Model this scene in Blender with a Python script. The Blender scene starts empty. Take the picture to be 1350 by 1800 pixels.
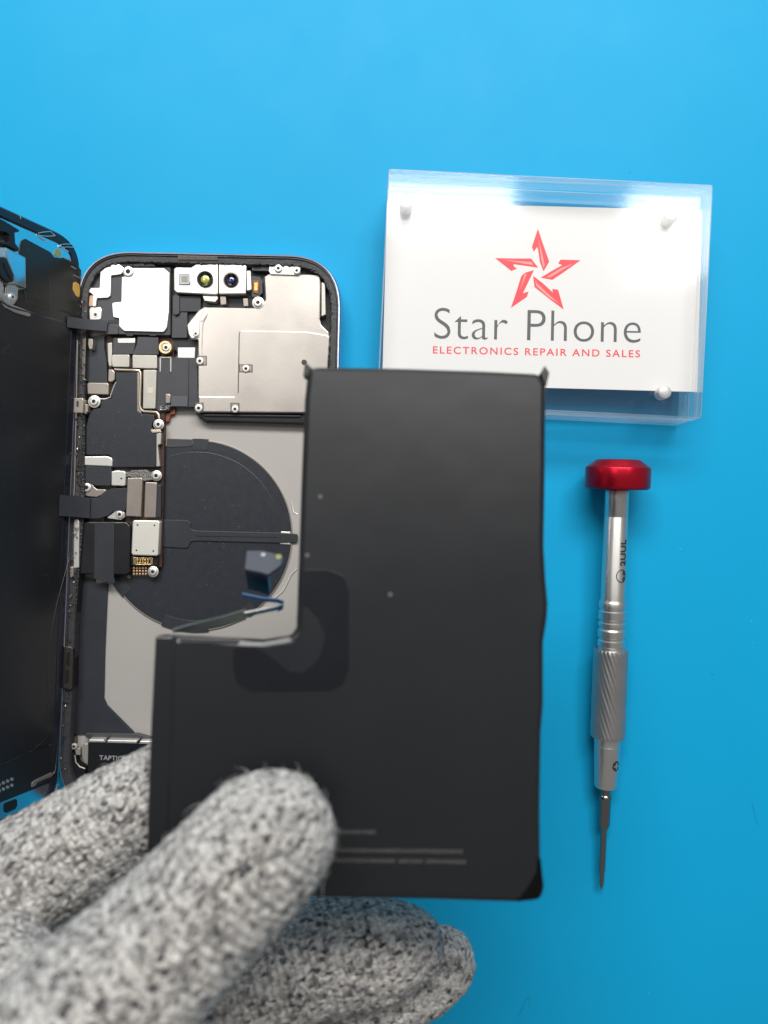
import bpy, bmesh, math, random
from mathutils import Vector, Matrix, noise
from mathutils.geometry import tessellate_polygon
random.seed(7)
scene = bpy.context.scene
C = scene.collection
MM = 0.001

# ------------------------------------------------------------------ camera
FPX, HC, CX, CY = 1353.0, 224.0, 675.0, 900.0     # focal length in photo pixels, camera height in mm
cam_d = bpy.data.cameras.new('camera')
cam = bpy.data.objects.new('camera', cam_d); C.objects.link(cam)
cam.location = (0, 0, HC*MM)
cam_d.sensor_width = 36; cam_d.lens = FPX/1800*36
cam_d.clip_start = 0.005; cam_d.clip_end = 20
cam_d.dof.use_dof = True; cam_d.dof.focus_distance = 0.214; cam_d.dof.aperture_fstop = 11.5
scene.camera = cam

# ------------------------------------------------------------------ world, lamps, exposure
w = bpy.data.worlds.new('World'); scene.world = w; w.use_nodes = True
w.node_tree.nodes['Background'].inputs[0].default_value = (1.0, .985, .96, 1)
w.node_tree.nodes['Background'].inputs[1].default_value = 0.24

def area(name, loc, size, power, target=(0, 0, 0), col=(1, 1, 1)):
    l = bpy.data.lights.new(name, 'AREA'); l.shape = 'RECTANGLE'; l.size, l.size_y = size
    l.energy = power; l.color = col
    o = bpy.data.objects.new(name, l); C.objects.link(o); o.location = loc
    o.rotation_euler = (Vector(target)-Vector(loc)).to_track_quat('-Z', 'Y').to_euler()
    return o
area('ceiling_lamp', (0.07, 0.385, 0.75), (0.18, 0.06), .45, (0.07, 0.385, 0))
area('ceiling_lamp', (-0.325, 0.265, 0.75), (0.17, 0.14), .5, (-.325, .265, 0), (1, .985, .96))
area('ceiling_lamp', (0.365, 0.345, 0.75), (0.13, 0.11), .62, (.365, .345, 0), (1, .98, .95))
area('ceiling_lamp', (0.02, 0.66, 0.72), (0.9, 0.22), 13.4, (.0, .1, 0), (1, .985, .96))

scene.view_settings.view_transform = 'Standard'; scene.view_settings.look = 'None'
scene.view_settings.exposure = 0; scene.view_settings.gamma = 1
scene.view_settings.use_curve_mapping = False
scene.cycles.use_denoising = True
scene.cycles.max_bounces = 12; scene.cycles.transmission_bounces = 10; scene.cycles.transparent_max_bounces = 16
scene.cycles.sample_clamp_indirect = 6

# ------------------------------------------------------------------ materials
MATS = {}
def mat(name, col, rough=.5, metal=0, bump=None, var=0, vscale=200, spec=.5, coat=0, rvar=0, dust=0, aniso=None):
    if name in MATS: return MATS[name]
    m = bpy.data.materials.new(name); m.use_nodes = True; nt = m.node_tree
    b = nt.nodes['Principled BSDF']
    b.inputs['Base Color'].default_value = (*col, 1); b.inputs['Roughness'].default_value = rough
    b.inputs['Metallic'].default_value = metal; b.inputs['Specular IOR Level'].default_value = spec
    b.inputs['Coat Weight'].default_value = coat
    tc = nt.nodes.new('ShaderNodeTexCoord'); vec = tc.outputs['Object']
    if aniso:
        mp = nt.nodes.new('ShaderNodeMapping'); mp.inputs['Scale'].default_value = aniso
        nt.links.new(vec, mp.inputs['Vector']); vec = mp.outputs[0]
    def nz(scale, detail=3):
        n = nt.nodes.new('ShaderNodeTexNoise'); n.inputs['Scale'].default_value = scale
        n.inputs['Detail'].default_value = detail; nt.links.new(vec, n.inputs['Vector']); return n
    col_out = None
    if var:
        n = nz(vscale, 4); mx = nt.nodes.new('ShaderNodeMix'); mx.data_type = 'RGBA'
        mx.inputs['A'].default_value = tuple(c*(1-var) for c in col)+(1,)
        mx.inputs['B'].default_value = tuple(min(1, c*(1+var)) for c in col)+(1,)
        nt.links.new(n.outputs['Fac'], mx.inputs['Factor']); col_out = mx.outputs['Result']
    if dust:
        v = nt.nodes.new('ShaderNodeTexVoronoi'); v.inputs['Scale'].default_value = 700
        nt.links.new(tc.outputs['Object'], v.inputs['Vector'])
        lt = nt.nodes.new('ShaderNodeMath'); lt.operation = 'LESS_THAN'; lt.inputs[1].default_value = .07
        nt.links.new(v.outputs['Distance'], lt.inputs[0])
        n2 = nt.nodes.new('ShaderNodeTexNoise'); n2.inputs['Scale'].default_value = 150
        nt.links.new(tc.outputs['Object'], n2.inputs['Vector'])
        g = nt.nodes.new('ShaderNodeMath'); g.operation = 'GREATER_THAN'; g.inputs[1].default_value = .55
        nt.links.new(n2.outputs['Fac'], g.inputs[0])
        mu = nt.nodes.new('ShaderNodeMath'); mu.operation = 'MULTIPLY'
        nt.links.new(lt.outputs[0], mu.inputs[0]); nt.links.new(g.outputs[0], mu.inputs[1])
        m2 = nt.nodes.new('ShaderNodeMath'); m2.operation = 'MULTIPLY'; m2.inputs[1].default_value = dust
        nt.links.new(mu.outputs[0], m2.inputs[0])
        mx = nt.nodes.new('ShaderNodeMix'); mx.data_type = 'RGBA'
        if col_out: nt.links.new(col_out, mx.inputs['A'])
        else: mx.inputs['A'].default_value = (*col, 1)
        mx.inputs['B'].default_value = (.4, .4, .4, 1)
        nt.links.new(m2.outputs[0], mx.inputs['Factor']); col_out = mx.outputs['Result']
    if col_out: nt.links.new(col_out, b.inputs['Base Color'])
    if rvar:
        n = nz(vscale*.6, 5); mr = nt.nodes.new('ShaderNodeMapRange')
        mr.inputs['To Min'].default_value = max(.02, rough-rvar); mr.inputs['To Max'].default_value = rough+rvar
        nt.links.new(n.outputs['Fac'], mr.inputs['Value']); nt.links.new(mr.outputs[0], b.inputs['Roughness'])
    if bump:
        n = nz(bump[0], 3); bp = nt.nodes.new('ShaderNodeBump')
        bp.inputs['Strength'].default_value = bump[1]; bp.inputs['Distance'].default_value = bump[2]*MM
        nt.links.new(n.outputs['Fac'], bp.inputs['Height']); nt.links.new(bp.outputs[0], b.inputs['Normal'])
    MATS[name] = m; return m

film = mat('black_film', (.022, .025, .032), .42, bump=(700, .5, .05), var=.2, rvar=.08, dust=.22)
film2 = mat('dark_grey_film', (.042, .042, .048), .38, bump=(900, .3, .05), var=.25, rvar=.1, dust=.18)
boardfilm = mat('navy_graphite_film', (.017, .020, .027), .38, bump=(2500, .6, .03), var=.25, vscale=900, rvar=.1, dust=.40)
black = mat('black_plastic', (.008, .008, .010), .35, rvar=.12, bump=(1500, .4, .05))
gum = mat('black_adhesive', (.012, .012, .014), .35, bump=(1800, 1, .4), var=.5, vscale=900, rvar=.2)
ledge = mat('grey_ledge_plastic', (.035, .034, .038), .4, bump=(900, .7, .15), var=.4, vscale=500, rvar=.15)
nickel = mat('brushed_nickel', (.60, .555, .51), .33, 1, bump=(1300, .35, .035), var=.06, vscale=120, rvar=.07)
nickel2 = mat('satin_nickel', (.80, .77, .72), .36, 1, bump=(900, .3, .03), var=.08, rvar=.08)
silver = mat('silver_cover', (.66, .65, .62), .45, .85, bump=(1000, .25, .03), var=.06, rvar=.1)
pale = mat('pale_shield', (.47, .45, .40), .42, .7, bump=(1200, .3, .03), var=.12, rvar=.1)
tan = mat('tan_shield', (.34, .30, .265), .42, .75, bump=(1200, .3, .03), var=.12, rvar=.1)
whitemetal = mat('bright_steel_plate', (.93, .92, .90), .30, .55, bump=(500, .2, .02), rvar=.06)
steel = mat('screw_steel', (.74, .72, .68), .42, .8, bump=(2500, .3, .03), var=.05, rvar=.08)
dark_steel = mat('dark_steel', (.16, .145, .13), .32, 1, rvar=.1)
hole = mat('screw_recess', (.03, .028, .022), .5)
gold = mat('gold_contact', (.85, .55, .18), .3, 1, var=.2, vscale=900, rvar=.1)
goldsteel = mat('pale_gold_ring', (.80, .60, .33), .3, 1, rvar=.1)
ochre = mat('ochre_pad', (.62, .38, .08), .45, .3, var=.15)
copper = mat('copper_flex', (.22, .075, .035), .4, .4, var=.4, vscale=800)
board = mat('circuit_board', (.045, .022, .014), .4, bump=(2500, .6, .1), var=.6, vscale=1200)
padm = mat('copper_pad', (.52, .33, .20), .4, .8)
midm = mat('grey_midplate', (.38, .36, .34), .6, .25, bump=(500, .15, .03), var=.05, vscale=60, rvar=.05)
beige = mat('beige_ridge', (.62, .54, .44), .35, .9, var=.1)
mirror = mat('polished_steel_sheet', (.80, .82, .84), .12, 1, var=.06, vscale=60, rvar=.04)
screenback = mat('black_screen_sheet', (.011, .012, .0145), .26, bump=(120, .12, .2), var=.3, vscale=40, rvar=.08, dust=.31)
screenmod = mat('olive_black_film', (.024, .024, .022), .22, .2, bump=(90, .15, .25), var=.2, vscale=60, rvar=.05, dust=.36)
bandm = mat('blue_steel_band', (.62, .66, .80), .3, 1, rvar=.05)
glassy = mat('lens_glass', (.004, .004, .008), .06, spec=.8, coat=1)
lens_blue = mat('blue_coated_lens', (.012, .016, .11), .08, coat=1)
lens_green = mat('yellow_green_coated_lens', (.50, .52, .10), .18, .4, coat=1, var=.4, vscale=900)
sensor = mat('grey_sensor_window', (.22, .24, .20), .25, .2)
whitetext = mat('grey_print', (.30, .30, .31), .6)
dimtext = mat('dim_print', (.07, .066, .066), .6)
bluefilm = mat('blue_liner_film', (.015, .10, .28), .5)
olive = mat('olive_flex', (.09, .10, .09), .4, var=.2)
foam = mat('slate_foam', (.05, .055, .07), .65, bump=(1500, .5, .1))
cell = mat('battery_pouch', (.0062, .0072, .0092), .36, bump=(24, .3, 1.6), var=.12, vscale=40, rvar=.05)
cellpatch = mat('dark_adhesive_patch', (.0018, .0026, .0055), .30, rvar=.05)
celllight = mat('worn_adhesive_patch', (.005, .006, .009), .36, rvar=.05)
knob = mat('red_anodised_aluminium', (.62, .014, .035), .30, .9, bump=(1500, .3, .03), rvar=.06)
alu = mat('satin_aluminium', (.68, .665, .64), .34, 1, bump=(1200, .3, .03), rvar=.08)
alugrip = mat('knurled_aluminium', (.50, .49, .48), .42, 1, bump=(2200, .7, .06), rvar=.1)
bitm = mat('bit_steel', (.24, .23, .22), .24, 1, rvar=.1)
engrave = mat('laser_engraving', (.025, .024, .022), .6)
cardm = mat('white_card_stock', (.74, .72, .695), .5, bump=(1500, .15, .02))
cardred = mat('red_card_ink', (.80, .055, .07), .5)
cardpink = mat('light_red_card_ink', (.88, .30, .27), .5)
cardgrey = mat('grey_card_ink', (.085, .092, .092), .5)
magnet = mat('nickel_magnet', (.62, .61, .60), .4, .5)

# mat surface: saturated blue silicone with faint smudges and a few specks
def blue_mat():
    m = bpy.data.materials.new('blue_silicone'); m.use_nodes = True; nt = m.node_tree; N = nt.nodes; L = nt.links
    b = N['Principled BSDF']; b.inputs['Specular IOR Level'].default_value = .17
    tc = N.new('ShaderNodeTexCoord')
    n = N.new('ShaderNodeTexNoise'); n.inputs['Scale'].default_value = 22; n.inputs['Detail'].default_value = 5; L.new(tc.outputs['Object'], n.inputs['Vector'])
    mx = N.new('ShaderNodeMix'); mx.data_type = 'RGBA'
    mx.inputs['A'].default_value = (.002, .287, .540, 1); mx.inputs['B'].default_value = (.003, .314, .580, 1)
    L.new(n.outputs['Fac'], mx.inputs['Factor'])
    col = mx.outputs['Result']
    # sparse dark specks and pale lint
    for sc_, rad, thr, c, f in ((160, .05, .62, (.005, .09, .2, 1), .6), (210, .045, .60, (.3, .6, .8, 1), .35), (45, .035, .55, (.004, .16, .34, 1), .5)):
        v = N.new('ShaderNodeTexVoronoi'); v.inputs['Scale'].default_value = sc_; L.new(tc.outputs['Object'], v.inputs['Vector'])
        lt = N.new('ShaderNodeMapRange'); lt.inputs['From Min'].default_value = rad; lt.inputs['From Max'].default_value = rad*.5
        L.new(v.outputs['Distance'], lt.inputs['Value'])
        n2 = N.new('ShaderNodeTexNoise'); n2.inputs['Scale'].default_value = sc_*.35; L.new(tc.outputs['Object'], n2.inputs['Vector'])
        g = N.new('ShaderNodeMath'); g.operation = 'GREATER_THAN'; g.inputs[1].default_value = thr; L.new(n2.outputs['Fac'], g.inputs[0])
        mu = N.new('ShaderNodeMath'); mu.operation = 'MULTIPLY'; L.new(lt.outputs[0], mu.inputs[0]); L.new(g.outputs[0], mu.inputs[1])
        m2 = N.new('ShaderNodeMath'); m2.operation = 'MULTIPLY'; m2.inputs[1].default_value = f; L.new(mu.outputs[0], m2.inputs[0])
        mm = N.new('ShaderNodeMix'); mm.data_type = 'RGBA'; L.new(col, mm.inputs['A']); mm.inputs['B'].default_value = c
        L.new(m2.outputs[0], mm.inputs['Factor']); col = mm.outputs['Result']
    L.new(col, b.inputs['Base Color'])
    n3 = N.new('ShaderNodeTexNoise'); n3.inputs['Scale'].default_value = 60; n3.inputs['Detail'].default_value = 6; L.new(tc.outputs['Object'], n3.inputs['Vector'])
    mr = N.new('ShaderNodeMapRange'); mr.inputs['To Min'].default_value = .46; mr.inputs['To Max'].default_value = .58
    L.new(n3.outputs['Fac'], mr.inputs['Value']); L.new(mr.outputs[0], b.inputs['Roughness'])
    n4 = N.new('ShaderNodeTexNoise'); n4.inputs['Scale'].default_value = 1800; L.new(tc.outputs['Object'], n4.inputs['Vector'])
    bp = N.new('ShaderNodeBump'); bp.inputs['Strength'].default_value = .25; bp.inputs['Distance'].default_value = .00005
    L.new(n4.outputs['Fac'], bp.inputs['Height']); L.new(bp.outputs[0], b.inputs['Normal'])
    return m
bluem = blue_mat()

def acrylic(edge):
    m = bpy.data.materials.new('acrylic_edge_painted_reflections' if edge else 'clear_acrylic'); m.use_nodes = True; nt = m.node_tree; N = nt.nodes; L = nt.links
    N.remove(N['Principled BSDF']); out = N['Material Output']
    tr = N.new('ShaderNodeBsdfTransparent'); tr.inputs[0].default_value = (.99, .995, 1, 1)
    gl = N.new('ShaderNodeBsdfGlossy'); gl.inputs['Roughness'].default_value = .085
    fr = N.new('ShaderNodeFresnel'); ge = N.new('ShaderNodeNewGeometry'); io = N.new('ShaderNodeMapRange')
    io.inputs['To Min'].default_value = 1.49; io.inputs['To Max'].default_value = 1/1.49; L.new(ge.outputs['Backfacing'], io.inputs['Value']); L.new(io.outputs[0], fr.inputs[0])
    mx = N.new('ShaderNodeMixShader'); L.new(fr.outputs[0], mx.inputs[0]); L.new(gl.outputs[0], mx.inputs[2])
    if edge:
        tc = N.new('ShaderNodeTexCoord'); mp = N.new('ShaderNodeMapping'); mp.inputs['Scale'].default_value = (18, 18, 420)
        L.new(tc.outputs['Object'], mp.inputs[0]); n = N.new('ShaderNodeTexNoise'); n.inputs['Scale'].default_value = 1; n.inputs['Detail'].default_value = 3
        L.new(mp.outputs[0], n.inputs['Vector']); mr = N.new('ShaderNodeMapRange'); mr.inputs['From Min'].default_value = .3; mr.inputs['From Max'].default_value = .7
        mr.inputs['To Min'].default_value = .10; mr.inputs['To Max'].default_value = .50; L.new(n.outputs['Fac'], mr.inputs['Value'])
        df = N.new('ShaderNodeBsdfDiffuse'); df.inputs[0].default_value = (.93, .95, .97, 1)  # whitish streaks painted on the walls imitate reflections inside the block
        tl = N.new('ShaderNodeBsdfTranslucent'); tl.inputs[0].default_value = (.93, .95, .97, 1)
        m2 = N.new('ShaderNodeMixShader'); L.new(df.outputs[0], m2.inputs[1]); L.new(tl.outputs[0], m2.inputs[2]); m2.inputs[0].default_value = .5
        m3 = N.new('ShaderNodeMixShader'); L.new(mr.outputs[0], m3.inputs[0]); L.new(tr.outputs[0], m3.inputs[1]); L.new(m2.outputs[0], m3.inputs[2])
        L.new(m3.outputs[0], mx.inputs[1])
    else: L.new(tr.outputs[0], mx.inputs[1])
    L.new(mx.outputs[0], out.inputs[0]); return m
acr = acrylic(False); acr_edge = acrylic(True)

# ------------------------------------------------------------------ geometry helpers (millimetres)
class Frame:
    """A plane in space; at(px, h) is where the sight line of a photo pixel meets the plane lifted by h."""
    def __init__(s, O, n, ex=None):
        s.O = Vector(O); s.n = Vector(n).normalized()
        e = Vector(ex) if ex else Vector((1, 0, 0))
        s.ex = (e - s.n*e.dot(s.n)).normalized(); s.ey = s.n.cross(s.ex)
    def uv(s, p, h=0):
        d = Vector(((p[0]-CX)/FPX, (CY-p[1])/FPX, -1)); c = Vector((0, 0, HC))
        t = ((s.O+s.n*h)-c).dot(s.n)/d.dot(s.n); q = c+d*t-s.O
        return (q.dot(s.ex), q.dot(s.ey))
    def pt(s, u, v, h=0): return s.O+s.ex*u+s.ey*v+s.n*h
    def at(s, p, h=0): return s.pt(*s.uv(p, h), h)
T = Frame((0, 0, 0), (0, 0, 1))

def K(ox, oy, sc_): return lambda *p: [(ox+x/sc_, oy+y/sc_) for x, y in p]
K1 = K(0, 340, 3.97); K2 = K(130, 420, 5.4); K3 = K(300, 420, 4.219); K4 = K(120, 580, 6.136)
K5 = K(110, 780, 5.87); K6 = K(240, 730, 4.219); K7 = K(80, 980, 4.285); K8 = K(0, 700, 2.4)
KD = K(0, 350, 7.2); KE = K(0, 1250, 6.75); KS = K(860, 390, 7.941)

ROOT = [Vector((0, 0, 0))]        # base of the thing being built (mm)

class MB:
    def __init__(s): s.v = []; s.f = []; s.m = []; s.flat = set()
    def add(s, vs, fs, mi=0):
        o = len(s.v); s.v += [Vector(v) for v in vs]; s.f += [tuple(i+o for i in f) for f in fs]; s.m += [mi]*len(fs); return s
    def build(s, name, mats, parent=None, smooth=True, angle=35):
        me = bpy.data.meshes.new(name)
        me.from_pydata([(v-ROOT[0])*MM for v in s.v], [], s.f)
        for m in (mats if isinstance(mats, (list, tuple)) else [mats]): me.materials.append(m)
        me.polygons.foreach_set('material_index', s.m)
        bm = bmesh.new(); bm.from_mesh(me); bmesh.ops.recalc_face_normals(bm, faces=bm.faces); bm.to_mesh(me); bm.free()
        if smooth:
            me.shade_smooth(); me.set_sharp_from_angle(angle=math.radians(angle))
            for i in s.flat:
                if i < len(me.polygons): me.polygons[i].use_smooth = False
        o = bpy.data.objects.new(name, me); C.objects.link(o)
        if parent: o.parent = parent
        else: o.location = ROOT[0]*MM
        return o

def area2(p): return sum(p[i][0]*p[(i+1) % len(p)][1]-p[(i+1) % len(p)][0]*p[i][1] for i in range(len(p)))/2
def rounded(p, r, seg=5):
    n = len(p)
    if not isinstance(r, (list, tuple)): r = [r]*n
    if area2(p) < 0: p = p[::-1]; r = list(r)[::-1]
    out = []
    for i in range(n):
        a, b, c = Vector(p[i-1]), Vector(p[i]), Vector(p[(i+1) % n])
        u, w_ = a-b, c-b; lu, lw = u.length, w_.length
        if r[i] <= 1e-4: out.append((b.x, b.y)); continue
        if lu < 1e-5 or lw < 1e-5: out += [(b.x, b.y)]*(seg+1); continue
        u /= lu; w_ /= lw; ang = max(.05, math.acos(max(-1, min(1, u.dot(w_)))))
        d = max(min(r[i]/math.tan(ang/2), lu*.47, lw*.47), .004*min(lu, lw))
        p0, p1 = b+u*d, b+w_*d
        for k in range(seg+1):
            t = k/seg; q = p0*(1-t)**2+b*2*t*(1-t)+p1*t*t
            out.append((q.x, q.y))
    return out
def rings(p, r, seg, ds):
    """rounded outlines of the same point count, each set in by d"""
    n = len(p)
    if not isinstance(r, (list, tuple)): r = [r]*n
    if area2(p) < 0: p = p[::-1]; r = list(r)[::-1]
    cvx = []
    for i in range(n):
        a, b, c = Vector(p[i-1]), Vector(p[i]), Vector(p[(i+1) % n])
        cvx.append((b-a).x*(c-b).y-(b-a).y*(c-b).x > 0)
    return [rounded(inset(p, d) if d else p, [0 if x <= 1e-4 else max(.03, x-d if cv else x+d) for x, cv in zip(r, cvx)], seg) for d in ds]
def inset(p, d):
    n = len(p); out = []
    for i in range(n):
        a, b, c = Vector(p[i-1]), Vector(p[i]), Vector(p[(i+1) % n])
        e1, e2 = (b-a), (c-b)
        if e1.length < 1e-7 or e2.length < 1e-7: out.append((b.x, b.y)); continue
        e1.normalize(); e2.normalize(); n1, n2 = Vector((-e1.y, e1.x)), Vector((-e2.y, e2.x))
        k = 1+n1.dot(n2); s = (n1+n2)/max(k, .35)
        out.append((b.x+s.x*d, b.y+s.y*d))
    return out
def prism(mb, fr, pts, h0, h1, r=.3, bev=.12, mi=0, px=True, seg=5):
    q = [fr.uv(p, h1) for p in pts] if px else list(pts)
    if bev > 0:
        a, b, c = rings(q, r, seg, (0, bev*.3, bev)); L = [(a, h0), (a, h1-bev), (b, h1-bev*.3), (c, h1)]
    else: a = rings(q, r, seg, (0,))[0]; L = [(a, h0), (a, h1)]
    n = len(a)
    vs = []; fs = []
    for ring, h in L: vs += [fr.pt(u, v, h) for u, v in ring]
    for j in range(len(L)-1):
        for i in range(n):
            k = (i+1) % n; fs.append((j*n+i, j*n+k, (j+1)*n+k, (j+1)*n+i))
    for base, ring in ((len(L)-1, L[-1][0]), (0, L[0][0])):
        tr = tessellate_polygon([[Vector((x, y, 0)) for x, y in ring]])
        for t in tr:
            if len(set(t)) == 3:
                mb.flat.add(len(mb.f)+len(fs)); fs.append(tuple(base*n+i for i in t))
    return mb.add(vs, fs, mi)
def ringwall(mb, fr, q, levels, mi=0):
    """closed band: levels = [(inset, height), ...] walked round a cross-section"""
    n = len(q); vs = []; fs = []
    for d, h in levels: vs += [fr.pt(u, v, h) for u, v in (inset(q, d) if d else q)]
    m = len(levels)
    for j in range(m):
        for i in range(n):
            k = (i+1) % n; a = (j+1) % m
            fs.append((j*n+i, j*n+k, a*n+k, a*n+i))
    return mb.add(vs, fs, mi)
def lathe(mb, O, axis, prof, seg=32, mi=0, mis=None):
    O = Vector(O); ax = Vector(axis).normalized(); e = ax.orthogonal().normalized(); g = ax.cross(e)
    vs = []; fs = []; ms = []
    for t, r in prof:
        for k in range(seg):
            a = 2*math.pi*k/seg; vs.append(O+ax*t+(e*math.cos(a)+g*math.sin(a))*max(r, .001))
    o = len(mb.v); mb.v += vs
    for j in range(len(prof)-1):
        for k in range(seg):
            k2 = (k+1) % seg; mb.f.append((o+j*seg+k, o+j*seg+k2, o+(j+1)*seg+k2, o+(j+1)*seg+k)); mb.m.append(mis[j] if mis else mi)
    mb.f.append(tuple(o+k for k in range(seg-1, -1, -1))); mb.m.append(mis[0] if mis else mi)
    mb.f.append(tuple(o+(len(prof)-1)*seg+k for k in range(seg))); mb.m.append(mis[-1] if mis else mi)
    return mb
def tube(mb, pts, rad, seg=8, mi=0):
    pts = [Vector(p) for p in pts]; n = len(pts)
    if not isinstance(rad, (list, tuple)): rad = [rad]*n
    vs = []; fs = []
    ref = None
    for i in range(n):
        d = (pts[min(i+1, n-1)]-pts[max(i-1, 0)]).normalized()
        if ref is None: ref = d.orthogonal().normalized()
        ref = (ref-d*ref.dot(d)).normalized(); g = d.cross(ref)
        for k in range(seg):
            a = 2*math.pi*k/seg; vs.append(pts[i]+(ref*math.cos(a)+g*math.sin(a))*rad[i])
    for i in range(n-1):
        for k in range(seg):
            k2 = (k+1) % seg; fs.append((i*seg+k, i*seg+k2, (i+1)*seg+k2, (i+1)*seg+k))
    fs.append(tuple(range(seg-1, -1, -1))); fs.append(tuple((n-1)*seg+k for k in range(seg)))
    return mb.add(vs, fs, mi)
def ribbon(mb, pts, wv, th=.15, mi=0):
    """flat cable through 3-D points; wv = half-width vector per point"""
    n = len(pts); vs = []; fs = []
    for i in range(n):
        p = Vector(pts[i]); w_ = Vector(wv[i]); d = (Vector(pts[min(i+1, n-1)])-Vector(pts[max(i-1, 0)])).normalized()
        nn = d.cross(w_).normalized()*th/2
        vs += [p-w_-nn, p+w_-nn, p+w_+nn, p-w_+nn]
    for i in range(n-1):
        for k in range(4):
            k2 = (k+1) % 4; fs.append((i*4+k, i*4+k2, (i+1)*4+k2, (i+1)*4+k))
    fs.append((3, 2, 1, 0)); o = (n-1)*4; fs.append((o, o+1, o+2, o+3))
    return mb.add(vs, fs, mi)

def empty(name, loc_mm):
    o = bpy.data.objects.new(name, None); C.objects.link(o); o.location = Vector(loc_mm)*MM; o.empty_display_size = .01
    ROOT[0] = Vector(loc_mm); return o
def tag(o, label=None, cat=None, group=None, kind=None):
    for k, v in (('label', label), ('category', cat), ('group', group), ('kind', kind)):
        if v: o[k] = v
    return o
def P(name, m, parent, fr, pts, h0, h1, r=.3, bev=.12, label=None, **kw):
    o = prism(MB(), fr, pts, h0, h1, r, bev, **kw).build(name, m, parent)
    if label: o['label'] = label
    return o
def circ(c, r, n=40, a0=0, a1=2*math.pi):
    return [(c[0]+r*math.cos(a0+(a1-a0)*i/n), c[1]-r*math.sin(a0+(a1-a0)*i/n)) for i in range(n if a1-a0 > 6.28 else n+1)]

def screw(parent, fr, px, h, R=1.35, washer=None, name='screw', m=None):
    c = fr.at(px, h+.5); c = c-fr.n*.5
    mb = MB()
    if washer: lathe(mb, c-fr.n*.3, fr.n, [(0, washer), (.28, washer), (.34, washer*.93), (.34, R)], 32)
    prof = [(-.4, R*.9), (.0, R*.97), (.30, R), (.44, R*.9), (.50, R*.72), (.48, R*.42), (.30, R*.30), (.22, R*.26), (.12, R*.02)]
    lathe(mb, c, fr.n, prof, 28, mis=[0, 0, 0, 0, 0, 1, 1, 1])
    # cross slots of the recess
    a = random.random()*3
    for k in range(2):
        u = (fr.ex*math.cos(a+k*1.571)+fr.ey*math.sin(a+k*1.571)); w_ = fr.n.cross(u)
        q = [c+fr.n*.515+u*x*R*.36+w_*y*R*.055 for x, y in ((-1, -1), (1, -1), (1, 1), (-1, 1))]
        q2 = [p-fr.n*.1 for p in q]
        mb.add(q+q2, [(0, 1, 2, 3), (4, 5, 1, 0), (5, 6, 2, 1), (6, 7, 3, 2), (7, 4, 0, 3)], 1)
    return mb.build(name, [m or steel, hole], parent)

def text_mesh(body, spacing=1, offset=0, extr=.02):
    cu = bpy.data.curves.new('t', 'FONT'); cu.body = body; cu.size = 1; cu.space_character = spacing; cu.offset = offset
    cu.extrude = 0; cu.resolution_u = 6
    o = bpy.data.objects.new('t', cu); C.objects.link(o)
    dg = bpy.context.evaluated_depsgraph_get(); me = bpy.data.meshes.new_from_object(o.evaluated_get(dg))
    bpy.data.objects.remove(o); vs = [v.co.copy() for v in me.vertices]; fs = [tuple(p.vertices) for p in me.polygons]
    bpy.data.meshes.remove(me); return vs, fs
def textfit(name, body, p0, p1, cap, fr, h, m, parent, spacing=1, offset=0, th=.04, capchar='H'):
    vs, fs = text_mesh(body, spacing, offset)
    hv, _ = text_mesh(capchar, 1, offset); ch = max(v.y for v in hv)-min(v.y for v in hv)
    x0, x1 = min(v.x for v in vs), max(v.x for v in vs)
    a = Vector(fr.uv(p0, h)); b = Vector(fr.uv(p1, h)); d = b-a; e = Vector((-d.y, d.x)).normalized()
    capmm = (Vector(fr.uv((p0[0], p0[1]-cap), h))-a).length
    out = []
    for v in vs:
        q = a+d*((v.x-x0)/(x1-x0))+e*(v.y/ch*capmm); out.append(fr.pt(q.x, q.y, h+th))
    n = len(out); mb = MB().add(out, fs)
    return mb.build(name, m, parent, smooth=False)

# ================================================================== TABLE
ROOT[0] = Vector((0, 0, 0))
mb = MB(); mb.add([(-1500, -1200, 0), (1500, -1200, 0), (1500, 1500, 0), (-1500, 1500, 0)], [(0, 1, 2, 3)])
tb = mb.build('work_surface', bluem, None, smooth=False)
tag(tb, 'smooth bright blue silicone repair mat covering the whole work surface', 'work surface', kind='structure')

# ================================================================== PHONE
ph = empty('smartphone', (-50, -5, 0))
tag(ph, 'opened smartphone with exposed circuit boards and its dark screen hinged up at the left', 'smartphone')
quad = [(137, 438), (602, 448), (580, 1434), (97, 1425)]
HZ = 7.4
q0 = rounded([T.uv(p, HZ) for p in quad], 15.5, 18)
housing = ringwall(MB(), T, q0, [(0.5, .3), (0, 1.2), (0, 6.6), (.25, 7.15), (.45, HZ), (.75, HZ-.05), (.75, .3)]).build('housing', bandm, ph)
prism(MB(), T, inset(q0, .9), .25, 1.0, 0, .05, px=False).build('back_panel', black, ph)
led = MB()
n0 = inset(q0, .8); rr = []
for i, p in enumerate(n0): rr.append(p)
ringwall(led, T, n0, [(0, 1.0), (0, 6.95), (.35, 7.0), (.55, 6.6), (2.1, 6.5), (2.4, 5.8), (2.4, 1.0)])
ledge_o = led.build('inner_ledge', ledge, ph)
midp = prism(MB(), T, inset(q0, 3.3), 1.0, 2.0, 0, .05, px=False).build('midplate', midm, ph)
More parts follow.
